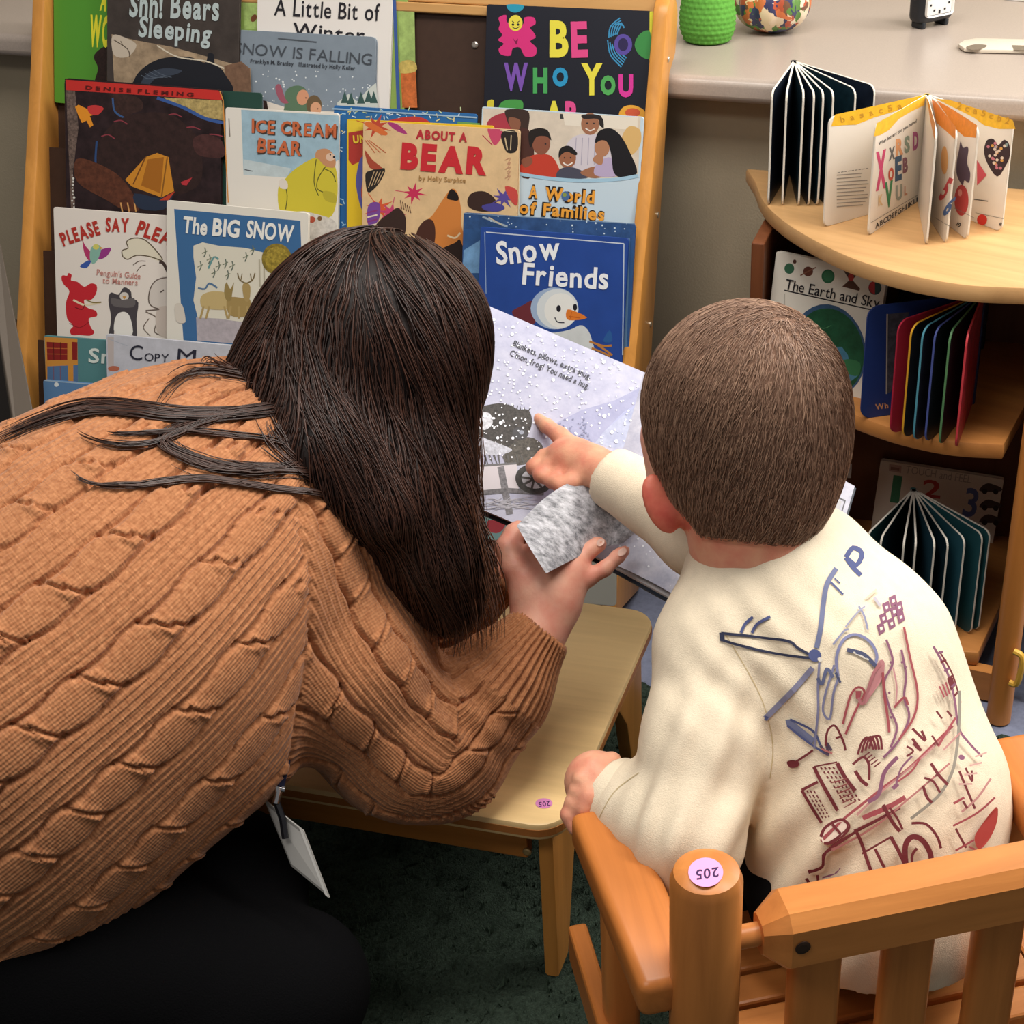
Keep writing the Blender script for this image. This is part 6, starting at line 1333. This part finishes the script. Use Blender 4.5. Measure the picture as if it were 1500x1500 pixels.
A.poly([(1142, 1222), (1158, 1182), (1225, 1095), (1229, 1150), (1200, 1220), (1160, 1262)], '#a43c36', 3); L([(1070, 1180), (1110, 1255)], 7, RD, 2); L([(1070, 1265), (1140, 1225)], 6, MR, 2); L([(1060, 1170), (1150, 1120), (1220, 1060)], 6, MR); L([(1120, 1250), (1150, 1265)], 5, MR, 2)
A.poly([(560, 1385), (600, 1375), (650, 1400), (675, 1420), (600, 1425)], '#5a2030', 3); L([(500, 1365), (530, 1420)], 8, RD, 2); L([(540, 1350), (548, 1400), (570, 1425)], 8, RD); L([(560, 1360), (620, 1355), (640, 1330)], 6, PR); L([(680, 1370), (720, 1362)], 8, PR, 2)
# right edge: cables, arrows, tower
L([(978, 462), (1010, 520), (1040, 590), (1062, 680), (1080, 790), (1120, 850), (1170, 905)], 7, PR); L([(1000, 480), (1050, 570), (1085, 690)], 5, RD); A.poly([(1030, 590), (1052, 585), (1062, 620), (1045, 640)], RD)
for k in range(6): L([(990+k*14, 490+k*34), (1014+k*12, 482+k*32)], 7, RD if k % 2 else PR, 2)
for k in range(3): L([(1000+k*12, 620-k*8), (1020+k*10, 665-k*6)], 5, MR, 2)
L([(1076, 640), (1080, 760), (1070, 900), (1050, 980), (1000, 1060), (900, 1142)], 9, '#8c8478'); L([(975, 930), (1005, 975), (1040, 1012)], 9, RD); L([(945, 1015), (960, 1060), (980, 1082)], 9, RD); L([(950, 985), (985, 1000), (1010, 1042)], 7, RD); L([(900, 830), (935, 880), (905, 850)], 8, RD); L([(900, 790), (950, 840), (935, 800)], 8, RD); L([(880, 860), (905, 880), (880, 900)], 6, RD)
L([(1000, 865), (1035, 800), (1065, 750)], 7, MR); L([(990, 720), (1012, 752)], 6, RD, 2); L([(1030, 720), (1050, 745)], 6, RD, 2); L([(975, 820), (1000, 860)], 6, RD, 2); L([(1020, 880), (1085, 810)], 6, '#b88480', 2)
L([(1082, 962), (1110, 1030), (1140, 1102)], 7, RD); L([(1105, 950), (1130, 1000), (1128, 960)], 6, RD); L([(1090, 1115), (1150, 1060), (1200, 990)], 6, '#b88480'); A.ell(1090, 910, 12, 10, PR, 30); L([(1060, 1085), (1100, 1060)], 7, MR, 2); L([(1095, 1075), (1110, 1100)], 7, RD, 2)
for k in range(4): L([(1080+k*20, 1010-k*34), (1130+k*18, 1010-k*40)], 5, '#c49a92', 2)
L([(840, 1030), (860, 950), (900, 900)], 6, PR); L([(850, 1000), (900, 960), (930, 910)], 6, MR); L([(830, 1030), (850, 1010)], 12, PR, 2)
A.build('shirt_print', sh)
# seam of the near sleeve
A = Art(bvh_surf(BV_T, 1.40), .00005); A.rough = .85; A.layer = 5
A.line([(1062, 928), (1092, 978), (1118, 1030), (1132, 1090), (1128, 1140)], 1.6, '#c9b48c', 5); A.line([(878, 1198), (900, 1160), (936, 1132)], 1.5, '#c2ae88', 4)
A.build('sleeve_seam', sh)

# hair: a close cap with short locks combed round the crown
s = Sdf(.02); s.ell(hc+UP*.001, (.0955, .102, .096), hb); s.chain([(1104, 672, 1.45, .082)], k=.03); s.chain([(1100, 728, 1.45, .0600)], k=.03)
def hairline(a, b_):
    d_ = unit(b_-a); n = unit(np.cross(d_, FW)); return -n if n@UP > 0 else n
pa = at(936, 676, 1.45); cn = hairline(pa, at(1036, 796, 1.45)); pb_ = at(1020, 784, 1.45); cn2 = hairline(pb_, at(1180, 800, 1.45))
s.clips = [(pb_, cn2)]
s.clips += [(pa, cn), (at(1000, 600, 1.535), unit(FW*.75-RT*.55-UP*.35))]
V, Fq = s.mesh(.0030, smooth=3); Fq = out(V, Fq)
hb_m = hair_mat((116, 86, 70), (172, 138, 114), .5)
hcap = mesh('hair', V, Fq, mat((118, 90, 74), .8, .12, noise=.2, nscale=120), kroot, smooth=True); BV_C = bvh_of(V, Fq)
cr = at(1120, 520, 1.42); axc = unit(cr-hc)
def fld2(p, n):
    r = p-cr; d = np.linalg.norm(r); sw_ = np.cross(axc, unit(r)); return unit(r)*.8+sw_*.55*math.exp(-d/.12)+np.array([0, 0, -.35])-RT*.35
P, R = flow_strands(V, Fq, BV_C, 24000, .0046, 5, fld2, lambda c: ((c-pa)@cn < -.001) & ((c-pb_)@cn2 < -.001), 0.0026, .13, .00034)
strands('hair_strands', P, R, hb_m, hcap)
